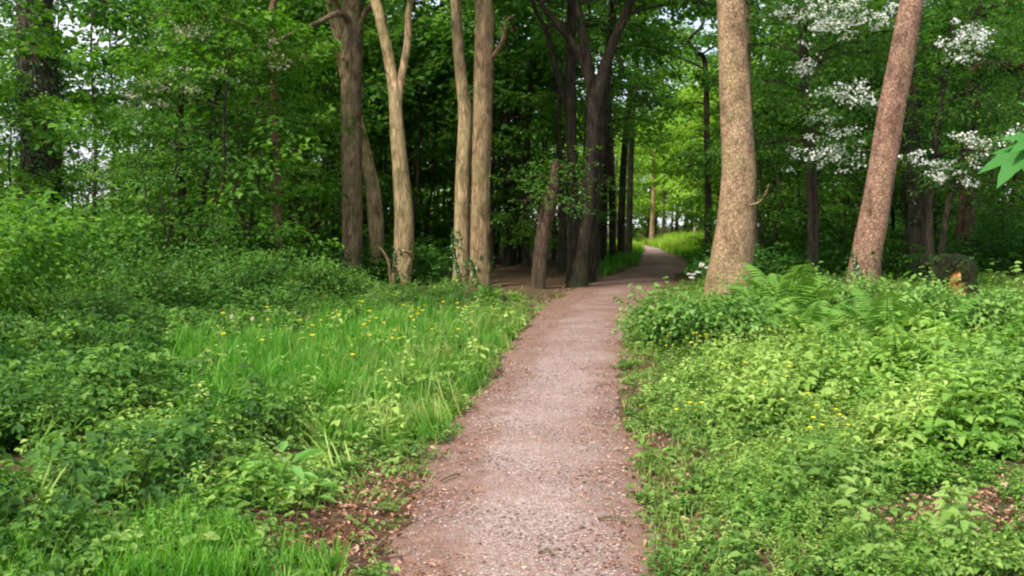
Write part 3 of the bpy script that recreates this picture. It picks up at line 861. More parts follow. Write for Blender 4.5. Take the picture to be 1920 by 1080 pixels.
# the leafy tunnel over the far path
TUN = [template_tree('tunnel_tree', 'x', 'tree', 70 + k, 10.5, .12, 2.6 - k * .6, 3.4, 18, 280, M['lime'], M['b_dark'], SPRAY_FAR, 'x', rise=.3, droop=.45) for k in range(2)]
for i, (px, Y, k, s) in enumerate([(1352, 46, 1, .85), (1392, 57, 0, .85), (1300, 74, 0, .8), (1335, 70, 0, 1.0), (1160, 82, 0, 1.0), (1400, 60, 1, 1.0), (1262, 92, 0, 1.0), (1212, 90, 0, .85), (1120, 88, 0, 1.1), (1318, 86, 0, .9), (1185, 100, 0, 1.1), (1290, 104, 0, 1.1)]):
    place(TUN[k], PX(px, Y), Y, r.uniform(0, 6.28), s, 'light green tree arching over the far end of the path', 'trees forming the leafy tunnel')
for px, Y, w, bk, lab in [(1222, 80, 12, 'b_tan', 'pale trunk straight ahead where the far path disappears'), (1243, 80, 9, 'b_dark', 'dark trunk next to the pale trunk at the far end of the path'),
                      (1268, 84, 8, 'b_dark', 'slim dark trunk at the far end of the tunnel right of the pale trunk'), (1284, 84, 7, 'b_dark', 'thin dark trunk farthest right at the end of the tunnel'), (1302, 66, 7, 'b_pale', 'thin pale birch like stem on the sunny bank by the far path')]:
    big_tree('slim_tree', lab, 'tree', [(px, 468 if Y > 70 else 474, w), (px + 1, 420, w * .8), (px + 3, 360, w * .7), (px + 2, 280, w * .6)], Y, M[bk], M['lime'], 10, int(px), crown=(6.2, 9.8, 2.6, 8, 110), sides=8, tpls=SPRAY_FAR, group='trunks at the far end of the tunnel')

# deeper forest: dark trunks and high crowns
FOR = [template_tree('forest_tree', 'x', 'tree', 80 + k, 15, .2, [4.2, 5.0, 3.2][k], 3.8, 18, 300, [M['dark'], M['syc'], M['dark']][k], M['b_dark'], SPRAY_FAR, 'x') for k in range(3)]
n = 0
spots = []
for tries in range(4000):
    Y = r.uniform(34, 112); px = r.uniform(-60, 1980)
    x = PX(px, Y)
    if path_dist(x, Y) < 2.2: continue
    if 1195 < px < 1305 and Y > 40: continue
    if abs(x - PX(142, Y)) < 50 / F * Y + 4.2: continue
    if 44 < Y < 95 and -17 < x - 8.6 < 9: continue
    if px < 640 and Y > 48 and tries % 2: continue
    if any((x - a) ** 2 + (Y - b) ** 2 < 3.4 ** 2 for a, b in spots): continue
    spots.append((x, Y))
    side = 'left' if px < 1230 else 'right'
    place(FOR[len(spots) % 3], x, Y, r.uniform(0, 6.28), r.uniform(.8, 1.15), f'tall dark trunked tree deep in the wood {side} of the path', f'trees deep in the wood {side} of the path')
    if len(spots) >= 84: break
for px, Y, k, s_, lab in [(1352, 54, 0, .95, 'tall tree behind the thick tan trunk closing the top of the tunnel'), (1300, 100, 1, 1.35, 'tall far tree filling the canopy gap above the tunnel'), (1225, 108, 1, 1.45, 'tallest far tree straight beyond the end of the path')]:
    place(FOR[k], PX(px, Y), Y, r.uniform(0, 6.28), s_, lab, 'trees closing the canopy over the tunnel')
for px, Y, k, s_ in [(-130, 42, 0, 1.0), (-40, 56, 2, .9), (-210, 60, 1, 1.1)]:
    place(FOR[k], PX(px, Y), Y, r.uniform(0, 6.28), s_, 'tall dark trunked tree deep in the wood left of the path', 'trees deep in the wood left of the path')
for px, Y, k, s_ in [(-60, 33, 0, 1.15), (125, 39, 1, .95), (250, 42, 0, 1.2)]:
    place(UND[k], PX(px, Y), Y, r.uniform(0, 6.28), s_, 'leafy young tree with foliage to the ground left of the brown trunk', gl)
# thin stems that fill the dark interior
STEM = [template_tree('pole_tree', 'x', 'tree', 90 + k, 11, .075, 5.0, 2.2, 10, 110, M['dark'], M['b_dark'], SPRAY_FAR, 'x', sides=8) for k in range(2)]
for i in range(46):
    px = r.choice([r.uniform(640, 1120), r.uniform(1400, 1920), r.uniform(340, 640)], p=[.5, .35, .15]); Y = r.uniform(30, 58)
    x = PX(px, Y)
    if path_dist(x, Y) < 1.5: continue
    side = 'left' if px < 1230 else 'right'
    place(STEM[i % 2], x, Y, r.uniform(0, 6.28), r.uniform(.8, 1.3), f'thin dark pole of a tree in the shade {side} of the path', f'thin poles in the shade {side} of the path')

for px, Y, s_ in [(182, 34, 1.0), (118, 40, 1.1), (215, 42, 1.2)]:
    place(STEM[1], PX(px, Y), Y, r.uniform(0, 6.28), s_, 'thin sparse tree whose leaves speckle the sky gap at the upper left', 'sparse trees in the sky gap')

# far wood: a mass that closes the view
def far_wood():
    r = np.random.default_rng(5)
    g = Geo()
    n = 5200
    px = r.uniform(-200, 2120, n); Y = r.uniform(118, 150, n)
    x = PX(px, Y)
    z = r.uniform(0, 1, n) ** .8 * np.where(px < 640, .62, 1) * (13 + 4 * np.sin(x * .11) + 2.5 * np.sin(x * .37))
    keep = ~((px > 60) & (px < 225) & (z > 4.5))
    keep &= ~((px > 1243) & (px < 1277) & (z < 4.0) & (z > .2))
    P = np.column_stack([x, Y, z])[keep]
    put_sprays(g, r, P, r.uniform(0, 6.28, len(P)), SPRAY_FAR, 2.6, .6)
    tag(obj('far_woods', g, M['syc']), 'distant mass of green woodland closing the view', 'woodland', kind='stuff')


far_wood()

# ------------------------------------------------------------------ small plants: templates
def herb_tpl(seed, h=.35, nw=5, L=.075, W=.55, splay=.5):
    r = np.random.default_rng(seed); g = Geo()
    z = np.linspace(.2, 1, nw) * h
    bend = r.normal(0, .1, 2)
    tube(g, np.column_stack([np.linspace(0, 1, 5) ** 2 * bend[0] * h, np.linspace(0, 1, 5) ** 2 * bend[1] * h, np.linspace(0, h, 5)]), np.linspace(.004, .002, 5), 3, .35)
    for i, zz in enumerate(z):
        c = np.array([(zz / h) ** 2 * bend[0] * h, (zz / h) ** 2 * bend[1] * h, zz])
        for k in range(4 if i < nw - 1 else 5):
            a = i * .8 + k * math.pi / 2 + r.normal(0, .25)
            s = math.sin(math.pi * (.25 + .7 * i / nw)) * r.uniform(.7, 1.2)
            d = np.array([math.cos(a), math.sin(a), r.uniform(-.35, .35)])
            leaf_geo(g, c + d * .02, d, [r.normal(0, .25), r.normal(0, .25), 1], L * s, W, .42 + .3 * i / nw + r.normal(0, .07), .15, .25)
    return g.arr()


def mound_tpl(seed, h=.2, n=12, L=.06, W=.7, spread=.18):
    r = np.random.default_rng(seed); g = Geo()
    for i in range(n):
        a = i * 2.4 + r.normal(0, .3); q = r.uniform(.3, 1)
        tip = np.array([math.cos(a) * spread * q, math.sin(a) * spread * q, h * r.uniform(.45, 1.05) * (1.1 - .5 * q)])
        tube(g, np.array([[0, 0, 0], tip * [.35, .35, .65], tip]), [.003, .0025, .002], 3, .3)
        t = .45 + r.normal(0, .13)
        for k in (-1, 0, 1):
            b = a + k * 1.15 + r.normal(0, .12)
            d = np.array([math.cos(b), math.sin(b), r.uniform(-.3, .15)])
            leaf_geo(g, tip, d, [r.normal(0, .3), r.normal(0, .3), 1], L * r.uniform(.75, 1.2), W, t + r.normal(0, .05), .15, .25)
    return g.arr()


def bramble_tpl(seed, canes=4, ln=.9, h=.5, L=.07):
    r = np.random.default_rng(seed); g = Geo()
    for c in range(canes):
        a = c * 6.28 / canes + r.normal(0, .4); l = ln * r.uniform(.6, 1.1); hh = h * r.uniform(.7, 1.2)
        t = np.linspace(0, 1, 8)
        P = np.column_stack([np.cos(a) * t * l * .7, np.sin(a) * t * l * .7, hh * np.sin(t * 2.3) * 1.1])
        tube(g, P, np.linspace(.006, .0025, 8), 3, .15)
        for k in range(9):
            u = .15 + .85 * k / 8
            p = np.array([np.interp(u, t, P[:, i]) for i in range(3)])
            b0 = a + (1 if k % 2 else -1) * r.uniform(.5, 1.5)
            q = p + np.array([math.cos(b0), math.sin(b0), r.uniform(.1, .7)]) * .06
            tt = .45 + r.normal(0, .15)
            for m in (-1, 0, 1):
                b = b0 + m * 1.2
                leaf_geo(g, q, [math.cos(b), math.sin(b), r.uniform(-.4, .1)], [r.normal(0, .3), r.normal(0, .3), 1], L * (1.15 if m == 0 else .9) * r.uniform(.8, 1.15), .68, tt, .18, .2)
    return g.arr()


def tuft_tpl(seed, n=12, h=.4, w=.007, spread=.05, curl=.5):
    r = np.random.default_rng(seed); g = Geo()
    for i in range(n):
        a = r.uniform(0, 6.28); hh = h * r.uniform(.5, 1.1); lean = r.uniform(.05, curl)
        b = np.array([r.normal(0, spread), r.normal(0, spread), 0])
        d = np.array([math.cos(a), math.sin(a), 0]); q = np.array([-d[1], d[0], 0])
        t = np.array([0, .4, .75, 1.0]); ww = np.array([1, .9, .6, .0]) * w
        c = b + d * (lean * hh * t ** 2)[:, None] + np.array([0, 0, 1.]) * (hh * (t - .35 * lean * t ** 3))[:, None]
        V = np.vstack([c[:3] - q * ww[:3, None], c[:3] + q * ww[:3, None], c[3:]])
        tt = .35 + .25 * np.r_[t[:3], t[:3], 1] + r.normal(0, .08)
        g.add(V, np.clip(tt, 0, 1), [[2, 5, 6]], [[0, 3, 4, 1], [1, 4, 5, 2]])
    return g.arr()


def scatter_xy(r, n, y0, y1, mode='mix'):
    y = r.uniform(y0, y1, n)
    if mode == 'mix':
        k = n // 2; y[:k] = np.exp(r.uniform(math.log(y0), math.log(y1), k))
    x = r.uniform(-1, 1, n) * (.53 * y + .9)
    return x, y


def strew(g, r, tpls, x, y, sc, tilt=.12, dT=.1, z=None, sr=(.7, 1.3)):
    n = len(x)
    pos = np.column_stack([x, y, hgt(x, y) if z is None else z])
    R = np.einsum('nij,njk->nik', Rz(r.uniform(0, 6.28, n)), Rtilt(r, n, tilt))
    s = sc * r.uniform(sr[0], sr[1], n)
    d = r.normal(0, dT, n)
    w = r.integers(0, len(tpls), n)
    for k, t in enumerate(tpls):
        m = w == k
        stamp(g, t, pos[m], R[m], s[m], d[m])


def patch_noise(x, y, f, seed):
    q = np.random.default_rng(seed); v = 0
    for k in range(5):
        a = q.uniform(0, 6.28); ff = f * (1 + k * .55)
        v = v + np.sin((x * math.cos(a) + y * math.sin(a)) * ff + q.uniform(0, 6.28))
    return v / 2.4


HERB = [herb_tpl(i, .34, 5, .075) for i in range(3)] + [mound_tpl(10 + i, .22) for i in range(3)]
MOUND = [mound_tpl(20 + i, .14, 10, .045, .7, .15) for i in range(3)]
BRAM = [bramble_tpl(30 + i) for i in range(4)]
BRAML = [bramble_tpl(35 + i, 4, .55, .30, .064) for i in range(4)]
TUFT = [tuft_tpl(40 + i) for i in range(4)]
TUFTS = [tuft_tpl(50 + i, 10, .16, .005, .05, .9) for i in range(3)]
NETTLE = [herb_tpl(60 + i, .6, 8, .095, .5) for i in range(3)]

GRASS_POLY = [(300, 690), (360, 655), (560, 622), (760, 604), (930, 604), (1010, 612), (960, 700), (900, 770), (840, 830), (700, 850), (560, 835), (450, 790), (370, 745)]
LIT1 = [(400, 990), (560, 945), (680, 890), (760, 850), (800, 880), (760, 970), (720, 1040), (600, 1055), (420, 1040)]
LIT2 = [(1620, 975), (1690, 925), (1780, 905), (1940, 895), (1970, 1020), (1880, 1060), (1740, 1045)]
LIT3 = [(60, 920), (200, 890), (330, 960), (300, 1010), (120, 1020)]
BARE = [(860, 545), (900, 556), (1010, 562), (1120, 545), (1130, 478), (800, 478)]
r = np.random.default_rng(123)


def zones(x, y):
    px, py = project(x, y, hgt(x, y))
    l, rr = path_lr(y)
    left = x < l; right = x > rr
    d = path_dist(x, y)
    jx, jy = 34 * patch_noise(x, y, 3.1, 301), 17 * patch_noise(x, y, 3.4, 302)
    q = np.random.default_rng(len(x)); jx = jx + q.normal(0, 26, len(x)); jy = jy + q.normal(0, 11, len(x))
    grass = inpoly(px + jx, py + jy, GRASS_POLY)
    lit = inpoly(px + jx, py + jy * 1.5, LIT1) | inpoly(px + jx, py + jy * 1.5, LIT2) | inpoly(px + jx, py + jy * 1.5, LIT3)
    bare = inpoly(px, py, BARE)
    return px, py, left, right, d, grass, lit, bare


# tall grass on the left
g = Geo()
x, y = scatter_xy(r, 44000, 4.2, 22)
px, py, left, right, d, grass, lit, bare = zones(x, y)
m = grass & (d > .12)
strew(g, r, TUFT, x[m], y[m], .36 + .36 * sstep(.1, 1.8, d[m]) + .14 * patch_noise(x[m], y[m], 2.6, 9).clip(-1, 1), .28, .17, None, (.5, 1.35))
gd = Geo(); q = m & (r.uniform(0, 1, len(x)) < .10)
strew(gd, r, TUFT, x[q] + .03, y[q], .8, .35, .2, None, (.5, 1.3))
tag(obj('grass', gd, M['grassdry']), 'paler bent blades and seeding stems among the tall grass', 'grass', kind='stuff')
gd = Geo(); q = m & (r.uniform(0, 1, len(x)) < .05) & (patch_noise(x, y, 1.9, 71) > -.2)
strew(gd, r, HERB, x[q], y[q], 1.0, .2, .18, None, (.6, 1.3))
tag(obj('undergrowth', gd, M['herb']), 'leafy weeds standing in the tall grass', 'undergrowth', kind='stuff')
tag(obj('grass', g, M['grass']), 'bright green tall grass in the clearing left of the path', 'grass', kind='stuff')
g = Geo()
x, y = scatter_xy(r, 30000, 3.9, 9)
px, py, left, right, d, grass, lit, bare = zones(x, y)
m = left & (d > .25) & inpoly(px, py, [(-60, 1060), (180, 1010), (330, 985), (420, 1020), (560, 1050), (690, 1085), (650, 1200), (-200, 1200)])
m &= r.uniform(0, 1, len(x)) < .45 + .4 * patch_noise(x, y, 3, 31)
strew(g, r, TUFT, x[m], y[m], .42, .3, .18, None, (.5, 1.4))
tag(obj('grass', g, M['grass']), 'bright short grass along the bottom edge left of the path', 'grass', kind='stuff')
g = Geo()
x, y = scatter_xy(r, 26000, 24, 112, 'u')
px, py, left, right, d, grass, lit, bare = zones(x, y)
m = (d > .15) & (d < 7) & (~bare) & ((px > 1095) & (px < 1345)) & (y > 30)
strew(g, r, TUFT, x[m], y[m], 1.0, .2, .15)
tag(obj('grass', g, M['grass']), 'grass verges beside the far path under the trees', 'grass', kind='stuff')
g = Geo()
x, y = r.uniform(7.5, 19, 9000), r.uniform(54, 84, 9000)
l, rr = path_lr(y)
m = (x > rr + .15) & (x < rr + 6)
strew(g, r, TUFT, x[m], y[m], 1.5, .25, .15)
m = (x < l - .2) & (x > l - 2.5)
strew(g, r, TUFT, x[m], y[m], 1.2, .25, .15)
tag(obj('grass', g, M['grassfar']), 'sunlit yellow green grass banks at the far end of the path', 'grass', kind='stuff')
# thin pale grass on the verges
g = Geo()
x, y = scatter_xy(r, 16000, 4.0, 26)
px, py, left, right, d, grass, lit, bare = zones(x, y)
m = (d > .04) & (d < 1.3) & ~bare & (r.uniform(0, 1, len(x)) < np.where(d < .5, .32, .10)) & ~(lit & (r.uniform(0, 1, len(x)) < .85))
strew(g, r, TUFTS, x[m], y[m], .72, .25, .15)
tag(obj('grass', g, M['grassdry']), 'short pale grass fringing both edges of the path', 'grass', kind='stuff')

# small plants creeping to the path
g = Geo()
x, y = scatter_xy(r, 26000, 4.0, 24)
px, py, left, right, d, grass, lit, bare = zones(x, y)
m = (d > .02) & (d < 1.5) & ~bare & (r.uniform(0, 1, len(x)) < np.where(lit, .14, .62) * (.55 + .6 * patch_noise(x, y, 2.7, 402).clip(-.7, 1)))
strew(g, r, MOUND + MOUND + TUFTS[:1] + HERB[:1], x[m], y[m], .55 + .3 * sstep(.1, .9, d[m]), .25, .18, None, (.45, 1.35))
tag(obj('ground_cover', g, M['creep']), 'small creeping plants growing in from both edges of the path', 'ground cover', kind='stuff')

# light green herbs on the right
g, g2 = Geo(), Geo()
x, y = scatter_xy(r, 22000, 4.0, 27)
px, py, left, right, d, grass, lit, bare = zones(x, y)
thin = lit & (r.uniform(0, 1, len(x)) < .70 + .25 * patch_noise(x, y, 4, 33))
nz = patch_noise(x, y, 1.5, 4)
m = right & (d > .18) & ~thin & (r.uniform(0, 1, len(x)) < sstep(0, .9, d) * .9 + .1)
a = m & (nz > -.55 + .25 * (px > 1750)) & (y < 24)
b = m & ~a
edge = .45 + .55 * sstep(.1, 1.6, d)
sa = edge[a] * (.85 + .25 * patch_noise(x[a], y[a], .9, 8).clip(-1, 1))
for q, (tp, mm) in enumerate([(HERB, a), (HERB, b)]):
    gg = g if q == 0 else g2
    n_ = mm.sum(); xx, yy = x[mm], y[mm]
    pos = np.column_stack([xx, yy, hgt(xx, yy)])
    R = np.einsum('nij,njk->nik', Rz(r.uniform(0, 6.28, n_)), Rtilt(r, n_, .15))
    s = edge[mm] * r.uniform(.6, 1.35, n_) * (1 if q == 0 else 1.25) * (.85 + .4 * patch_noise(xx, yy, 2.2, 8).clip(-1, 1)) * (.6 + .4 * sstep(4.6, 7.5, yy)) * (1 - .42 * sstep(10, 15, yy)) * np.where(inpoly(px[mm], py[mm], [(1520, 960), (1640, 880), (1990, 840), (2020, 1300), (1600, 1300)]), .55, 1)
    dT = .16 * patch_noise(xx, yy, 1.1, 15) + r.normal(0, .08, n_); w = r.integers(0, len(tp), n_)
    for k, t in enumerate(tp):
        mk = w == k
        stamp(gg, t, pos[mk], R[mk], s[mk], dT[mk])
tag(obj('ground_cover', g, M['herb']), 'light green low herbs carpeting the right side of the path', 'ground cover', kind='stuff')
tag(obj('ground_cover', g2, M['herb2']), 'darker green nettles growing through the herbs right of the path', 'ground cover', kind='stuff')

# left bank: brambles and mixed low growth
g, g2, g3 = Geo(), Geo(), Geo()
x, y = scatter_xy(r, 15000, 4.0, 30)
px, py, left, right, d, grass, lit, bare = zones(x, y)
m = left & (d > .5) & ~grass & ~bare & ~(lit & (r.uniform(0, 1, len(x)) < .92)) & ~((py > 1000) & (px > 100))
far = y > 17
mb = m & (r.uniform(0, 1, len(x)) < .42 + .3 * patch_noise(x, y, 1.1, 61)) & (d > 1.2) & ((y > 9) | (patch_noise(x, y, 2.3, 62) > -.5))
hi_ = mb & (y > 15); lo_ = mb & (y <= 15)
strew(g, r, BRAM, x[hi_], y[hi_], np.where(px[hi_] > 560, .36, .66) * (1 + .35 * patch_noise(x[hi_], y[hi_], 1.6, 51).clip(-1, 1)), .25, .17)
strew(g, r, BRAML, x[lo_], y[lo_], np.where(px[lo_] > 230, .60, .78) * (1 + .35 * patch_noise(x[lo_], y[lo_], 1.6, 51).clip(-1, 1)), .25, .20)
ml = m & ~mb & (patch_noise(x, y, 1.7, 22) > -.35)
mq = ml & (r.uniform(0, 1, len(x)) < .38); ml = ml & ~mq
strew(g2, r, HERB, x[ml], y[ml], np.where(px[ml] > 560, .6, .7), .25, .18, None, (.45, 1.3))
g4 = Geo(); strew(g4, r, MOUND + HERB[3:] + TUFT[:1], x[mq], y[mq], .8, .3, .18, None, (.5, 1.3))
tag(obj('undergrowth', g4, M['herb']), 'pale green low weeds and grass mixed through the left bank', 'undergrowth', kind='stuff')
tag(obj('undergrowth', g, M['bram']), 'dark tangled brambles covering the bank left of the grass', 'undergrowth', kind='stuff')
tag(obj('undergrowth', g2, M['herb2']), 'mixed green weeds among the brambles left of the path', 'undergrowth', kind='stuff')
# shaded cover on the forest floor farther off
x, y = scatter_xy(r, 9000, 24, 75, 'u')
px, py, left, right, d, grass, lit, bare = zones(x, y)
m = (d > 1.0) & ~bare & ~((px > 1100) & (px < 1330))
strew(g3, r, HERB + BRAM, x[m], y[m], 1.3, .2, .14)
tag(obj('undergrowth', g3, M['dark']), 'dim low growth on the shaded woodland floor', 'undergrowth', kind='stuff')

# fallen leaves
lv = leaf_ovate(1, .55, .25, .25)
LEAFT = [(lv[0], np.full(6, .5), np.zeros((0, 3), int), lv[1])]
g = Geo()
x, y = scatter_xy(r, 150000, 4.0, 26)
px, py, left, right, d, grass, lit, bare = zones(x, y)
inside = d <= 0
l, rr = path_lr(y)
ed = np.minimum(x - l, rr - x)
pr = np.where(lit, .62 + .3 * patch_noise(x, y, 3.5, 34), 0) + np.where((d > 0) & (d < .5), .3, 0) + np.where(inside, np.where(ed < .35, .30, .12) * (1 + patch_noise(x, y, 2.2, 77).clip(-.9, 1)), 0) + np.where((~inside) & (d > .5), .05, 0) + np.where(bare, .05, 0)
m = (r.uniform(0, 1, len(x)) < pr) & ~(grass & (d > .3))
n_ = m.sum()
strew(g, r, LEAFT, x[m], y[m], np.where(inside[m], .018, .026), .6, .25, hgt(x[m], y[m]) + np.where(inside[m], .026, .02), (.45, 1.6))
TW = [(lv[0] * [1, .11, .12], np.full(6, .3), np.zeros((0, 3), int), lv[1])]
q = m & (r.uniform(0, 1, len(x)) < .08)
strew(g, r, TW, x[q] + .02, y[q], np.where(inside[q], .06, .10), .2, .2, hgt(x[q], y[q]) + np.where(inside[q], .028, .03), (.4, 1.5))
tag(obj('fallen_leaves', g, M['litter']), 'dead reddish brown leaves lying along the path edges', 'leaf litter', kind='stuff')

# loose stones on the path
g = Geo()
sv = np.array([[1, 0, 0], [0, 1, 0], [-1, 0, 0], [0, -1, 0], [.3, .2, .6], [-.3, -.2, .5]]) * .011
sf = np.array([[0, 1, 4], [1, 2, 4], [2, 5, 4], [2, 3, 5], [3, 0, 5], [0, 4, 5]])
ST = [(sv * [1, .7, 1], np.full(6, .5), sf, np.zeros((0, 4), int)), (sv * [.8, 1.1, .8], np.full(6, .5), sf, np.zeros((0, 4), int))]
y = np.exp(r.uniform(math.log(3.9), math.log(16), 12000)); l, rr = path_lr(y)
u = r.uniform(.02, .98, len(y)); x = l + (rr - l) * u
strew(g, r, ST, x, y, 1.0, .2, .28, .008 + .022 * (1 - (2 * u - 1) ** 2), (.25, 1.0))
sm = leafmat('loose_stone', (.09, .065, .058), (.24, .185, .17), (.42, .36, .335), 0.0, .9, .2, 0)
tag(obj('gravel', g, sm), 'loose pinkish grit on the surface of the path', 'gravel', kind='stuff')

# ------------------------------------------------------------------ plants that can be told apart
def GP(px, py):
    p = G0(px, py)
    for _ in range(4):
        z = float(hgt(p[0], p[1])); d = ray(px, py); p = np.array([0, 0, EYE]) + d * ((EYE - z) / -d[2])
    return p


def frond_mesh(seed, ln=.75):
    r = np.random.default_rng(seed); g = Geo()
    t = np.linspace(0, 1, 12)
    P = np.column_stack([ln * (t * .75), np.zeros(12), ln * (.95 * t - .55 * t ** 2.2)])
    tube(g, P, np.linspace(.005, .0015, 12), 4, .35)
    n = 21
    for i in range(n):
        u = .14 + .85 * i / (n - 1)
        p = np.array([np.interp(u, t, P[:, k]) for k in range(3)])
        L = ln * .26 * math.sin(math.pi * min(1, (u - .05) * .95 + .1)) ** .8 * (1.05 - u * .5) + .012
        for s in (-1, 1):
            d = np.array([.45, s, -.15 + r.normal(0, .06)])
            leaf_geo(g, p, d, [-.3, 0, 1], L, .19, .5 + .2 * u + r.normal(0, .05), .1, .12)
    return g.mesh('frond', M['fern'])


FR = [frond_mesh(i) for i in range(3)]


def fern(seed, label):
    r = np.random.default_rng(seed)
    root = thing('fern', label, 'fern', (0, 0, 0), 0, 'ferns beside the right hand trunks')
    for k in range(9):
        f = obj('frond', FR[k % 3], None, root)
        f.rotation_euler = (r.normal(0, .12), r.uniform(-.35, .12), k * 6.283 / 9 + r.normal(0, .2)); s = r.uniform(.8, 1.15); f.scale = (s, s, s)
    return root


fA = fern(1, 'x')
for k, (px, py, s, rz, lab) in enumerate([
    (1412, 605, 1.1, .2, 'fern beside the foot of the thick pale tan trunk'),
    (1472, 600, 1.85, 1.0, 'tallest fern, with one frond upright between the two big trunks'),
    (1530, 620, .95, 2.2, 'fern just left of the leaning reddish trunk'),
    (1430, 640, .8, 3.0, 'fern in front of the tall fern between the big trunks'),
    (1662, 650, 1.5, .6, 'fern with raised fronds right of the foot of the leaning trunk'),
    (1695, 690, .9, 4.0, 'smaller fern below the fern at the leaning trunk'),
    (1585, 665, .8, 5.0, 'low fern in front of the leaning reddish trunk'),
    (1506, 648, 1.15, 3.4, 'fern halfway between the two big trunks, low in front of the others'), (1740, 655, 1.2, 2.6, 'fern right of the leaning trunk, below the mossy stump'), (1362, 612, .8, 1.5, 'small fern against the front of the thick pale tan trunk'),
    (915, 566, .7, 1.0, 'small fern at the foot of the pale twin trunks')]):
    p = GP(px, py)
    place(fA, p[0], p[1], rz, s, lab, 'ferns at the feet of the trunks')

# bushes
def bush(name, label, cat, seed, leaf, n, tpls, sx, h, group, sc=1.0):
    r = np.random.default_rng(seed)
    root = thing(name, label, cat, (0, 0, 0), 0, group)
    w, Lf = Geo(), Geo(); P, A = [], []
    for k in range(9):
        a = k * .7 + r.normal(0, .3); t = np.linspace(0, 1, 6)
        l = sx * r.uniform(.5, 1)
        q = np.column_stack([np.cos(a) * l * t ** 1.4, np.sin(a) * l * t ** 1.4, h * r.uniform(.75, 1.1) * np.sin(t * 1.7)])
        tube(w, q, np.linspace(.012, .004, 6), 5, .4)
        m = n // 9
        u = r.uniform(.15, 1, m)
        pp = np.array([np.interp(u, t, q[:, c]) for c in range(3)]).T + r.normal(0, .19 * sx, (m, 3)) * [1, 1, .8]
        pp[:, 2] = np.maximum(pp[:, 2], .08)
        P.append(pp); A.append(a + r.normal(0, .8, m))
    put_sprays(Lf, r, np.vstack(P), np.concatenate(A), tpls, sc, .35)
    obj('stems', w, M['b_twig'], root, smooth=True)
    obj('foliage', Lf, leaf, root)
    return root


SPR_B = [spray_tpl(np.random.default_rng(200 + i), 14, .36, .2, .075, .68) for i in range(3)]
SPR_H = [spray_tpl(np.random.default_rng(210 + i), 15, .46, .28, .088, .72) for i in range(3)]
bb = bush('bramble_bush', 'x', 'bush', 1, M['bram'], 330, SPR_B, 1.2, .85, 'x')
b2 = bush('bramble_bush', 'x', 'bush', 2, M['bram'], 300, SPR_B, 1.0, .7, 'x')
hz = bush('hazel_bush', 'x', 'bush', 3, M['syc'], 190, SPR_H, 1.1, 1.25, 'x')
el = bush('elder_bush', 'x', 'bush', 4, M['elder'], 270, SPR_B, .85, .68, 'x', 1.25)
gL = 'bramble bushes along the left bank'
for k, (px, py, s) in enumerate([(250, 590, 1.0), (340, 575, 1.05), (450, 575, .9), (540, 565, .85), (150, 625, .75), (60, 690, .5), (640, 562, .6), (600, 560, .55), (40, 830, .45)]):
    p = GP(px, py)
    place(bb if k % 2 else b2, p[0], p[1], r.uniform(0, 6.28), s, 'mound of dark bramble on the bank behind and left of the grass', gL)
for px, py, s, lab in [(75, 585, 1.2, 'bright green hazel bush at the left edge under the ivy clad trunk'), (-40, 640, 1.1, 'hazel bush cut off by the left edge of the picture'), (175, 555, 1.15, 'hazel bush with broad pale leaves just right of the ivy clad trunk')]:
    p = GP(px, py)
    place(hz, p[0], p[1], r.uniform(0, 6.28), s, lab, 'hazel bushes at the left edge')
for px, py, s, lab in [(1310, 655, .75, 'pale leafy elder bush at the path edge before the thick tan trunk'), (1568, 600, .7, 'leafy elder bush just left of the foot of the leaning trunk'), (1935, 800, .6, 'large leafy clump at the right edge above the dead leaves'), (1800, 640, .8, 'leafy clump right of the fallen branch and below the stump'), (1250, 650, .55, 'small elder clump hanging over the path edge')]:
    p = GP(px, py)
    place(el, p[0], p[1], r.uniform(0, 6.28), s, lab, 'leafy clumps right of the path')

# broad leaved dock plants in front, left of the path
def dock(seed, label, nleaf=8, L=.26):
    r = np.random.default_rng(seed)
    root = thing('dock_plant', label, 'plant', (0, 0, 0), 0, 'broad leaved plants by the dead leaves')
    V, F = leaf_ovate(1, .32, .2, .22)
    for k in range(nleaf):
        g = Geo(); a = k * 2.4 + r.normal(0, .2); e = r.uniform(.35, 1.1); z0 = .03 + .03 * k
        d = np.array([math.cos(a) * math.cos(e), math.sin(a) * math.cos(e), math.sin(e)])
        p0 = np.array([0, 0, z0]); p1 = p0 + d * L * .55
        tube(g, np.array([p0, (p0 + p1) / 2, p1]), [.004, .003, .0025], 4, .4)
        d2 = norm(d + [0, 0, -.6])
        leaf_geo(g, p1, d2, np.array([0, 0, 1.]) + d * -.2, L * r.uniform(.7, 1.1), .36, .5 + r.normal(0, .1), .2, .25)
        obj('leaf', g, M['dock'], root)
    g = Geo(); tube(g, np.array([[0, 0, 0], [.01, 0, .12], [.02, .01, .26]]), [.006, .005, .003], 5, .3)
    obj('stem', g, M['stem'], root)
    return root


dk = dock(5, 'x')
for px, py, s, lab in [(530, 930, .72, 'pale broad leaved plant standing above the dead leaves left of the path'), (578, 955, .5, 'smaller broad leaved plant at the edge of the dead leaves'), (480, 905, .5, 'broad leaved plant at the lower edge of the weeds left of its pale neighbour')]:
    p = GP(px, py)
    place(dk, p[0], p[1], r.uniform(0, 6.28), s, lab, 'broad leaved plants by the dead leaves')

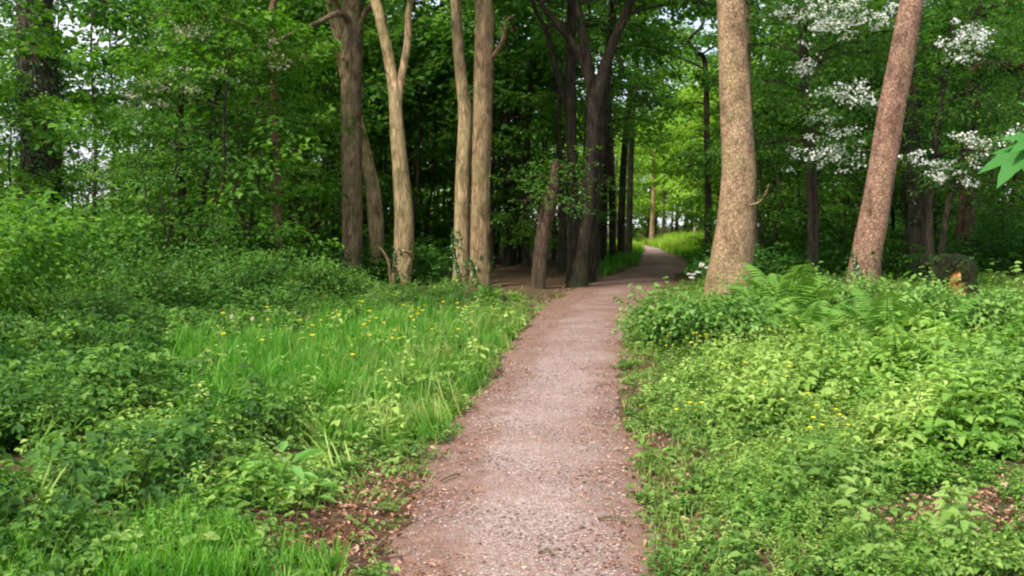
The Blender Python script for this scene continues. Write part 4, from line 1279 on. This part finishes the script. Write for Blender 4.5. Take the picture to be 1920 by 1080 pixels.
# leafy clumps at the bottom
def clump(name, label, seed, leaf, tpls, n, rad, h, group):
    r = np.random.default_rng(seed)
    root = thing(name, label, 'plant', (0, 0, 0), 0, group); g = Geo()
    a = r.uniform(0, 6.28, n); q = rad * np.sqrt(r.uniform(0, 1, n))
    pos = np.column_stack([np.cos(a) * q, np.sin(a) * q, np.zeros(n)])
    R = np.einsum('nij,njk->nik', Rz(r.uniform(0, 6.28, n)), Rtilt(r, n, .2)); s = h * r.uniform(.7, 1.2, n) * (1.1 - .4 * q / rad); w = r.integers(0, len(tpls), n); d = r.normal(0, .12, n)
    for k, t in enumerate(tpls):
        m = w == k; stamp(g, t, pos[m], R[m], s[m], d[m])
    obj('foliage', g, leaf, root)
    return root


ck = clump('weed_clump', 'x', 1, M['herb2'], HERB, 26, .26, .7, 'x')
for px, py, s, lab in [(310, 1010, 1.0, 'fresh green weed clump left of the dead leaves near the bottom edge'), (370, 1060, .8, 'low weed clump in the short grass along the bottom edge'), (215, 930, .9, 'weed clump at the foot of the brambles near the lower left corner'),
                       (30, 930, 1.0, 'weed clump at the left edge below the brambles')]:
    p = GP(px, py); place(ck, p[0], p[1], r.uniform(0, 6.28), s, lab, 'weed clumps at the lower left')
nk = clump('nettle_clump', 'x', 2, M['herb2'], NETTLE, 18, .3, .75, 'x')
for px, py, s, lab in [(1440, 1000, .6, 'dark nettle clump at the bottom right of the path'), (1540, 1060, .55, 'nettle clump at the bottom edge below the herbs'), (1660, 1120, .55, 'nettle clump at the bottom edge under the dead leaves'), (1880, 740, .8, 'tall nettle clump at the right edge of the herb carpet'),
                       (1840, 690, .8, 'nettle clump right of the fallen branch')]:
    p = GP(px, py); place(nk, p[0], p[1], r.uniform(0, 6.28), s, lab, 'nettle clumps right of the path')

# flowers
def buttercup():
    r = np.random.default_rng(3)
    root = thing('buttercup', 'x', 'flower', (0, 0, 0), 0, 'x')
    g = Geo(); tube(g, np.array([[0, 0, 0], [.02, .01, .22], [.03, .0, .44]]), [.003, .002, .0018], 4, .5); obj('stem', g, M['stem'], root)
    g = Geo()
    for k in range(5):
        a = k * 1.2566; leaf_geo(g, [.03, 0, .44], [math.cos(a), math.sin(a), .45], [-math.cos(a) * .4, -math.sin(a) * .4, 1], .022, 1.0, .5 + r.normal(0, .1), .3, -.2)
    obj('flower_head', g, M['yellow'], root)
    return root


bc = buttercup()
for k in range(38):
    px, py = (r.normal(735, 60), r.normal(670, 16)) if k < 16 else ((r.normal(820, 60), r.normal(640, 14)) if k < 26 else (r.normal(630, 110), r.normal(700, 30)))
    p = GP(px, py + 22); place(bc, p[0], p[1], r.uniform(0, 6.28), r.uniform(1.0, 1.5), 'yellow buttercup in the tall grass left of the path', 'buttercups in the tall grass')
for k in range(34):
    px, py = [(r.uniform(1200, 1330), r.uniform(690, 730)), (r.uniform(1400, 1850), r.uniform(690, 960)), (r.uniform(1260, 1600), r.uniform(740, 960))][k % 3]
    p = GP(px, py); place(bc, p[0], p[1], r.uniform(0, 6.28), r.uniform(.75, 1.0), 'yellow buttercup among the light herbs right of the path', 'buttercups right of the path')


def umbel(seed, label, loc, s, rays=9, mat='petal', h=.75, stemh=1.0):
    r = np.random.default_rng(seed)
    root = thing('cow_parsley', label, 'flower', loc, r.uniform(0, 6.28)); root.scale = (s,) * 3
    g = Geo(); tube(g, np.array([[0, 0, 0], [.02, 0, h * .5], [.04, .02, h]]), [.006, .004, .003], 5, .5)
    for q in range(4):
        f = Geo()
        o = np.array([.04, .02, h]) + (np.array([0, 0, 0]) if q == 0 else np.array([r.normal(0, .13), r.normal(0, .13), r.uniform(-.18, .05)]))
        tube(g, np.array([[.03, .01, h * .7], o]), [.003, .002], 4, .5)
        for k in range(rays):
            a = k * 6.28 / rays; c = o + [math.cos(a) * .05, math.sin(a) * .05, .03 + r.normal(0, .006)]
            tube(g, np.array([o, c]), [.0015, .001], 3, .5)
            n = 9; leaf_geo(f, c + r.normal(0, .011, (n, 3)), r.normal(0, 1, (n, 3)), norm(r.normal(0, .4, (n, 3)) + [0, 0, 1]), .022, .9, .5)
        obj('flower_head', f, M[mat], root)
    obj('stem', g, M['stem'], root)
    lf = Geo(); put_sprays(lf, r, np.column_stack([r.normal(0, .1, 8), r.normal(0, .1, 8), r.uniform(.1, .4, 8)]), r.uniform(0, 6.28, 8), SPR_B, .6); obj('foliage', lf, M['herb2'], root)


for k, (px, py, s, lab) in enumerate([(1300, 560, .65, 'white cow parsley at the path edge left of the thick tan trunk'), (1318, 556, .85, 'taller white cow parsley touching the thick tan trunk')]):
    umbel(300 + k, lab, tuple(GP(px, py)), s)


def seedhead(label, loc):
    root = thing('dandelion', label, 'flower', loc)
    g = Geo(); tube(g, np.array([[0, 0, 0], [.01, 0, .22], [.015, 0, .42]]), [.004, .003, .003], 5, .5); obj('stem', g, M['stem'], root)
    q = np.random.default_rng(4); f = Geo(); d = norm(q.normal(0, 1, (90, 3)))
    leaf_geo(f, np.array([.015, 0, .44]) + d * .008, d, norm(np.cross(d, q.normal(0, 1, (90, 3)))), .019, .5, .6); obj('seed_head', f, M['cream'], root)


seedhead('white dandelion clock in the grass, the left one of two', tuple(GP(433, 668)))
seedhead('white dandelion clock in the grass, the right one of two', tuple(GP(472, 672)))

# mossy stump with rotten wood
def stump():
    r = np.random.default_rng(8)
    p = GP(1782, 562); p[2] = float(hgt(p[0], p[1]))
    Y = p[1]; w = 82 / F * Y
    root = thing('tree_stump', 'mossy dark stump with an orange rotten hollow on the right', 'tree stump', p)
    g = Geo(); z = np.linspace(-.1, .78, 10)
    tube(g, np.column_stack([z * .06, z * 0, z]), w / 2 * np.array([1.2, 1.1, 1.02, 1, .98, .97, .95, .92, .85, .5]), 20, .5, .06, r, (.2, .3, 5, 1)); obj('trunk', g, M['moss'], root, smooth=True)
    g = Geo()     # torn hollow of rotten wood standing proud of the bark
    n = 12
    for k in range(6):
        a = -2.02 + k * .10 + r.normal(0, .02); zb = .02 + r.uniform(0, .05); zt = .22 + .30 * math.sin(k / 5 * 3.14) ** .7 + r.normal(0, .06)
        q = np.array([[math.cos(a) * w * .5, math.sin(a) * w * .5, zz] for zz in np.linspace(zb, zt, 5)]); q += r.normal(0, .012, q.shape)
        tube(g, q, np.array([.045, .052, .05, .04, .015]), 7, .5, .1, r)
    obj('rotten_wood', g, M['rot'], root, smooth=True)
    g = Geo(); k = 260; a = r.uniform(0, 6.28, k); q = np.sqrt(r.uniform(0, 1, k)) * w * .52
    leaf_geo(g, np.column_stack([np.cos(a) * q, np.sin(a) * q, .72 + r.normal(0, .04, k)]), r.normal(0, 1, (k, 3)), norm(r.normal(0, .5, (k, 3)) + [0, 0, 1]), .06, .7, np.clip(.5 + r.normal(0, .15, k), 0, 1)); obj('ivy', g, M['ivy'], root)


stump()

# fallen branches and sticks
def stick(label, pts, mat, name='fallen_branch', cat='branch', forks=(), group=None):
    r = np.random.default_rng(len(label))
    P = np.array([[*pp] for pp in pts], float); base = P[0, :3].copy()
    root = thing(name, label, cat, base, 0, group); g = Geo()
    q, qr = smooth_trunk(P[:, :3], P[:, 3], 6); tube(g, q - base, qr, 8, .5, .08, r)
    for fk in forks:
        Q = np.array(fk, float); q, qr = smooth_trunk(Q[:, :3], Q[:, 3], 5); tube(g, q - base, qr, 6, .5, .08, r)
    obj('wood', g, mat, root, smooth=True)
    return root


def A3(px, py, Y, w):
    return (*at(px, py, Y), w / 2 / F * Y)


stick('bare fallen branch lying across the herbs right of the leaning trunk', [A3(1800, 668, 13.6, 7), A3(1830, 640, 13.4, 11), A3(1862, 622, 13.3, 12), A3(1890, 598, 13.1, 12), A3(1935, 580, 13.0, 12)], M['dead'],
      forks=[[A3(1846, 628, 13.35, 7), A3(1850, 600, 13.4, 6), A3(1842, 575, 13.45, 5), A3(1838, 558, 13.5, 3)], [A3(1862, 622, 13.3, 7), A3(1835, 622, 13.1, 5), A3(1812, 632, 13.0, 3)]])


def ground_stick(px0, py0, px1, py1, w, label):
    a, b = GP(px0, py0), GP(px1, py1)
    z = .035
    m_ = (a + b) / 2 + np.array([.01, .03, 0])
    stick(label, [(a[0], a[1], a[2] + z, w), (m_[0], m_[1], m_[2] + z + .01, w * .9), (b[0], b[1], b[2] + z, w * .5)], M['dead'] if w < .012 else M['b_twig'], 'stick', 'stick', group='sticks on the path')


for a in [(700, 1045, 728, 1020, .008, 'pale thin stick lying at the lower left edge of the path'), (828, 912, 862, 900, .006, 'dark stick on the left edge of the path above the dead leaves'),
          (1120, 985, 1175, 992, .006, 'thin reddish stick near the right edge of the path'), (1010, 1050, 1036, 1054, .005, 'short dark stick in the middle of the path near the bottom'),
          (722, 1052, 748, 1058, .010, 'dark stub of wood at the bottom left of the path'), (1118, 731, 1145, 729, .006, 'small dark stick at the right side of the path farther off')]:
    ground_stick(*a)

# curved bare stems among the pale trunks
stick('pale bent stem arching up between the brown and forked trunks', [A3(735, 560, 23.6, 5), A3(732, 520, 23.6, 5), A3(728, 490, 23.6, 5), A3(716, 468, 23.7, 4), A3(708, 462, 23.8, 3)], M['dead'], 'bare_stem', 'stem')

# sapling whose leaves reach in at the right edge
def sapling():
    Y = 2.7; bx = PX(2010, Y)
    base = np.array([bx, Y, float(hgt(bx, Y))])
    root = thing('sycamore_sapling', 'bright lobed leaves of a sapling reaching in at the right edge', 'sapling', base)
    g = Geo(); top = at(1990, 150, Y)
    P = np.array([base, base + (top - base) * .5 + [.03, .02, 0], top]); q, qr = smooth_trunk(P, np.array([.014, .010, .005]), 8); tube(g, q - base, qr, 8)
    st = obj('stem', g, M['b_twig'], root, smooth=True)
    def leaflet(L, W, n=9):
        t = np.linspace(0, 1, n); w = W * np.sin(math.pi * t ** .75) ** .9 * (1 - .25 * t)
        w = w * (1 + .07 * np.cos(np.arange(n) * math.pi))
        mid = np.column_stack([t, 0 * t, -.16 * t ** 2]); a_ = mid + np.column_stack([0 * t, w, .14 * w]); b_ = mid + np.column_stack([0 * t, -w, .14 * w])
        k = np.arange(n - 1)
        F = np.vstack([np.column_stack([k, k + 1, n + k + 1, n + k]), np.column_stack([2 * n + k, 2 * n + k + 1, k + 1, k])])
        return np.vstack([mid, a_, b_]) * L, F
    for (sx, sy), (bx_, by_), (tx, ty), L, nz_ in [((1996, 300), (1928, 280), (1838, 372), .150, (-.45, -.55, .70)), ((1994, 240), (1950, 262), (1872, 284), .115, (-.1, -.65, .75)), ((1992, 200), (1958, 215), (1905, 205), .09, (.1, -.8, .6)), ((1996, 340), (1990, 400), (2010, 490), .14, (-.2, -.5, .8))]:
        a, b, c = at(sx, sy, Y), at(bx_, by_, Y - .08), at(tx, ty, Y - .16)
        g = Geo(); tube(g, np.array([a, (a + b) / 2 + [0, 0, .01], b]) - base, [.0025, .002, .0018], 5, .6)
        R = frames(np.array([c - b]), np.array([nz_]))
        for k, (an, ll) in enumerate([(-1.25, .62), (-.6, .9), (0, 1.0), (.6, .9), (1.25, .62)]):
            V, F4 = leaflet(L * ll, .21)
            V = V @ Rz(np.array([an]))[0].T + [0, 0, .0015 * k]
            stamp(g, (V, np.full(len(V), .55), np.zeros((0, 3), int), F4), np.array([b - base]), R, 1.0, np.array([0.]))
        obj('leaf', g, M['sapling'], root, smooth=True)


sapling()

# ------------------------------------------------------------------ light
sunv = Vector((-.40, -.52, .76)).normalized()
el_ = math.asin(sunv.z); rot = math.atan2(sunv.x, sunv.y)
sd = bpy.data.lights.new('sun', 'SUN'); sd.energy = 3.9; sd.angle = math.radians(7); sd.color = (1, .93, .80)
so = bpy.data.objects.new('sun', sd); col.objects.link(so); so.rotation_euler = sunv.to_track_quat('Z', 'Y').to_euler(); so.location = (-20, -20, 40)
wd = bpy.data.worlds.new('World'); scene.world = wd; wd.use_nodes = True
N, L = wd.node_tree.nodes, wd.node_tree.links
sky = N.new('ShaderNodeTexSky'); sky.sky_type = 'NISHITA'; sky.sun_disc = False; sky.sun_elevation = el_; sky.sun_rotation = rot
sky.air_density = 1.0; sky.dust_density = 2.0; sky.ozone_density = 1.0
bg = N['Background']; bg.inputs[1].default_value = .145
tc = N.new('ShaderNodeTexCoord'); cn = N.new('ShaderNodeTexNoise'); cn.inputs['Scale'].default_value = 2.2; cn.inputs['Detail'].default_value = 7; cn.inputs['Roughness'].default_value = .6
L.new(tc.outputs['Generated'], cn.inputs['Vector'])
cr = ramp(N, [(.36, (.35, .35, .35)), (.56, (.95, .95, .95))]); L.new(cn.outputs['Fac'], cr.inputs[0])
cm = N.new('ShaderNodeMix'); cm.data_type = 'RGBA'; L.new(cr.outputs[0], cm.inputs[0]); L.new(sky.outputs[0], cm.inputs[6]); cm.inputs[7].default_value = (5.2, 5.4, 5.7, 1)
L.new(cm.outputs[2], bg.inputs[0])

scene.view_settings.view_transform = 'Standard'
scene.view_settings.look = 'None'
scene.view_settings.exposure = 0.76
scene.view_settings.gamma = 1.0
scene.render.engine = 'CYCLES'
cy = scene.cycles
cy.max_bounces = 9; cy.diffuse_bounces = 7; cy.glossy_bounces = 2; cy.transmission_bounces = 7; cy.transparent_max_bounces = 4
cy.caustics_reflective = False; cy.caustics_refractive = False
cy.use_denoising = True
try: cy.denoiser = 'OPENIMAGEDENOISE'
except Exception: pass
cy.pixel_filter_type = 'BLACKMAN_HARRIS'; cy.filter_width = 2.2
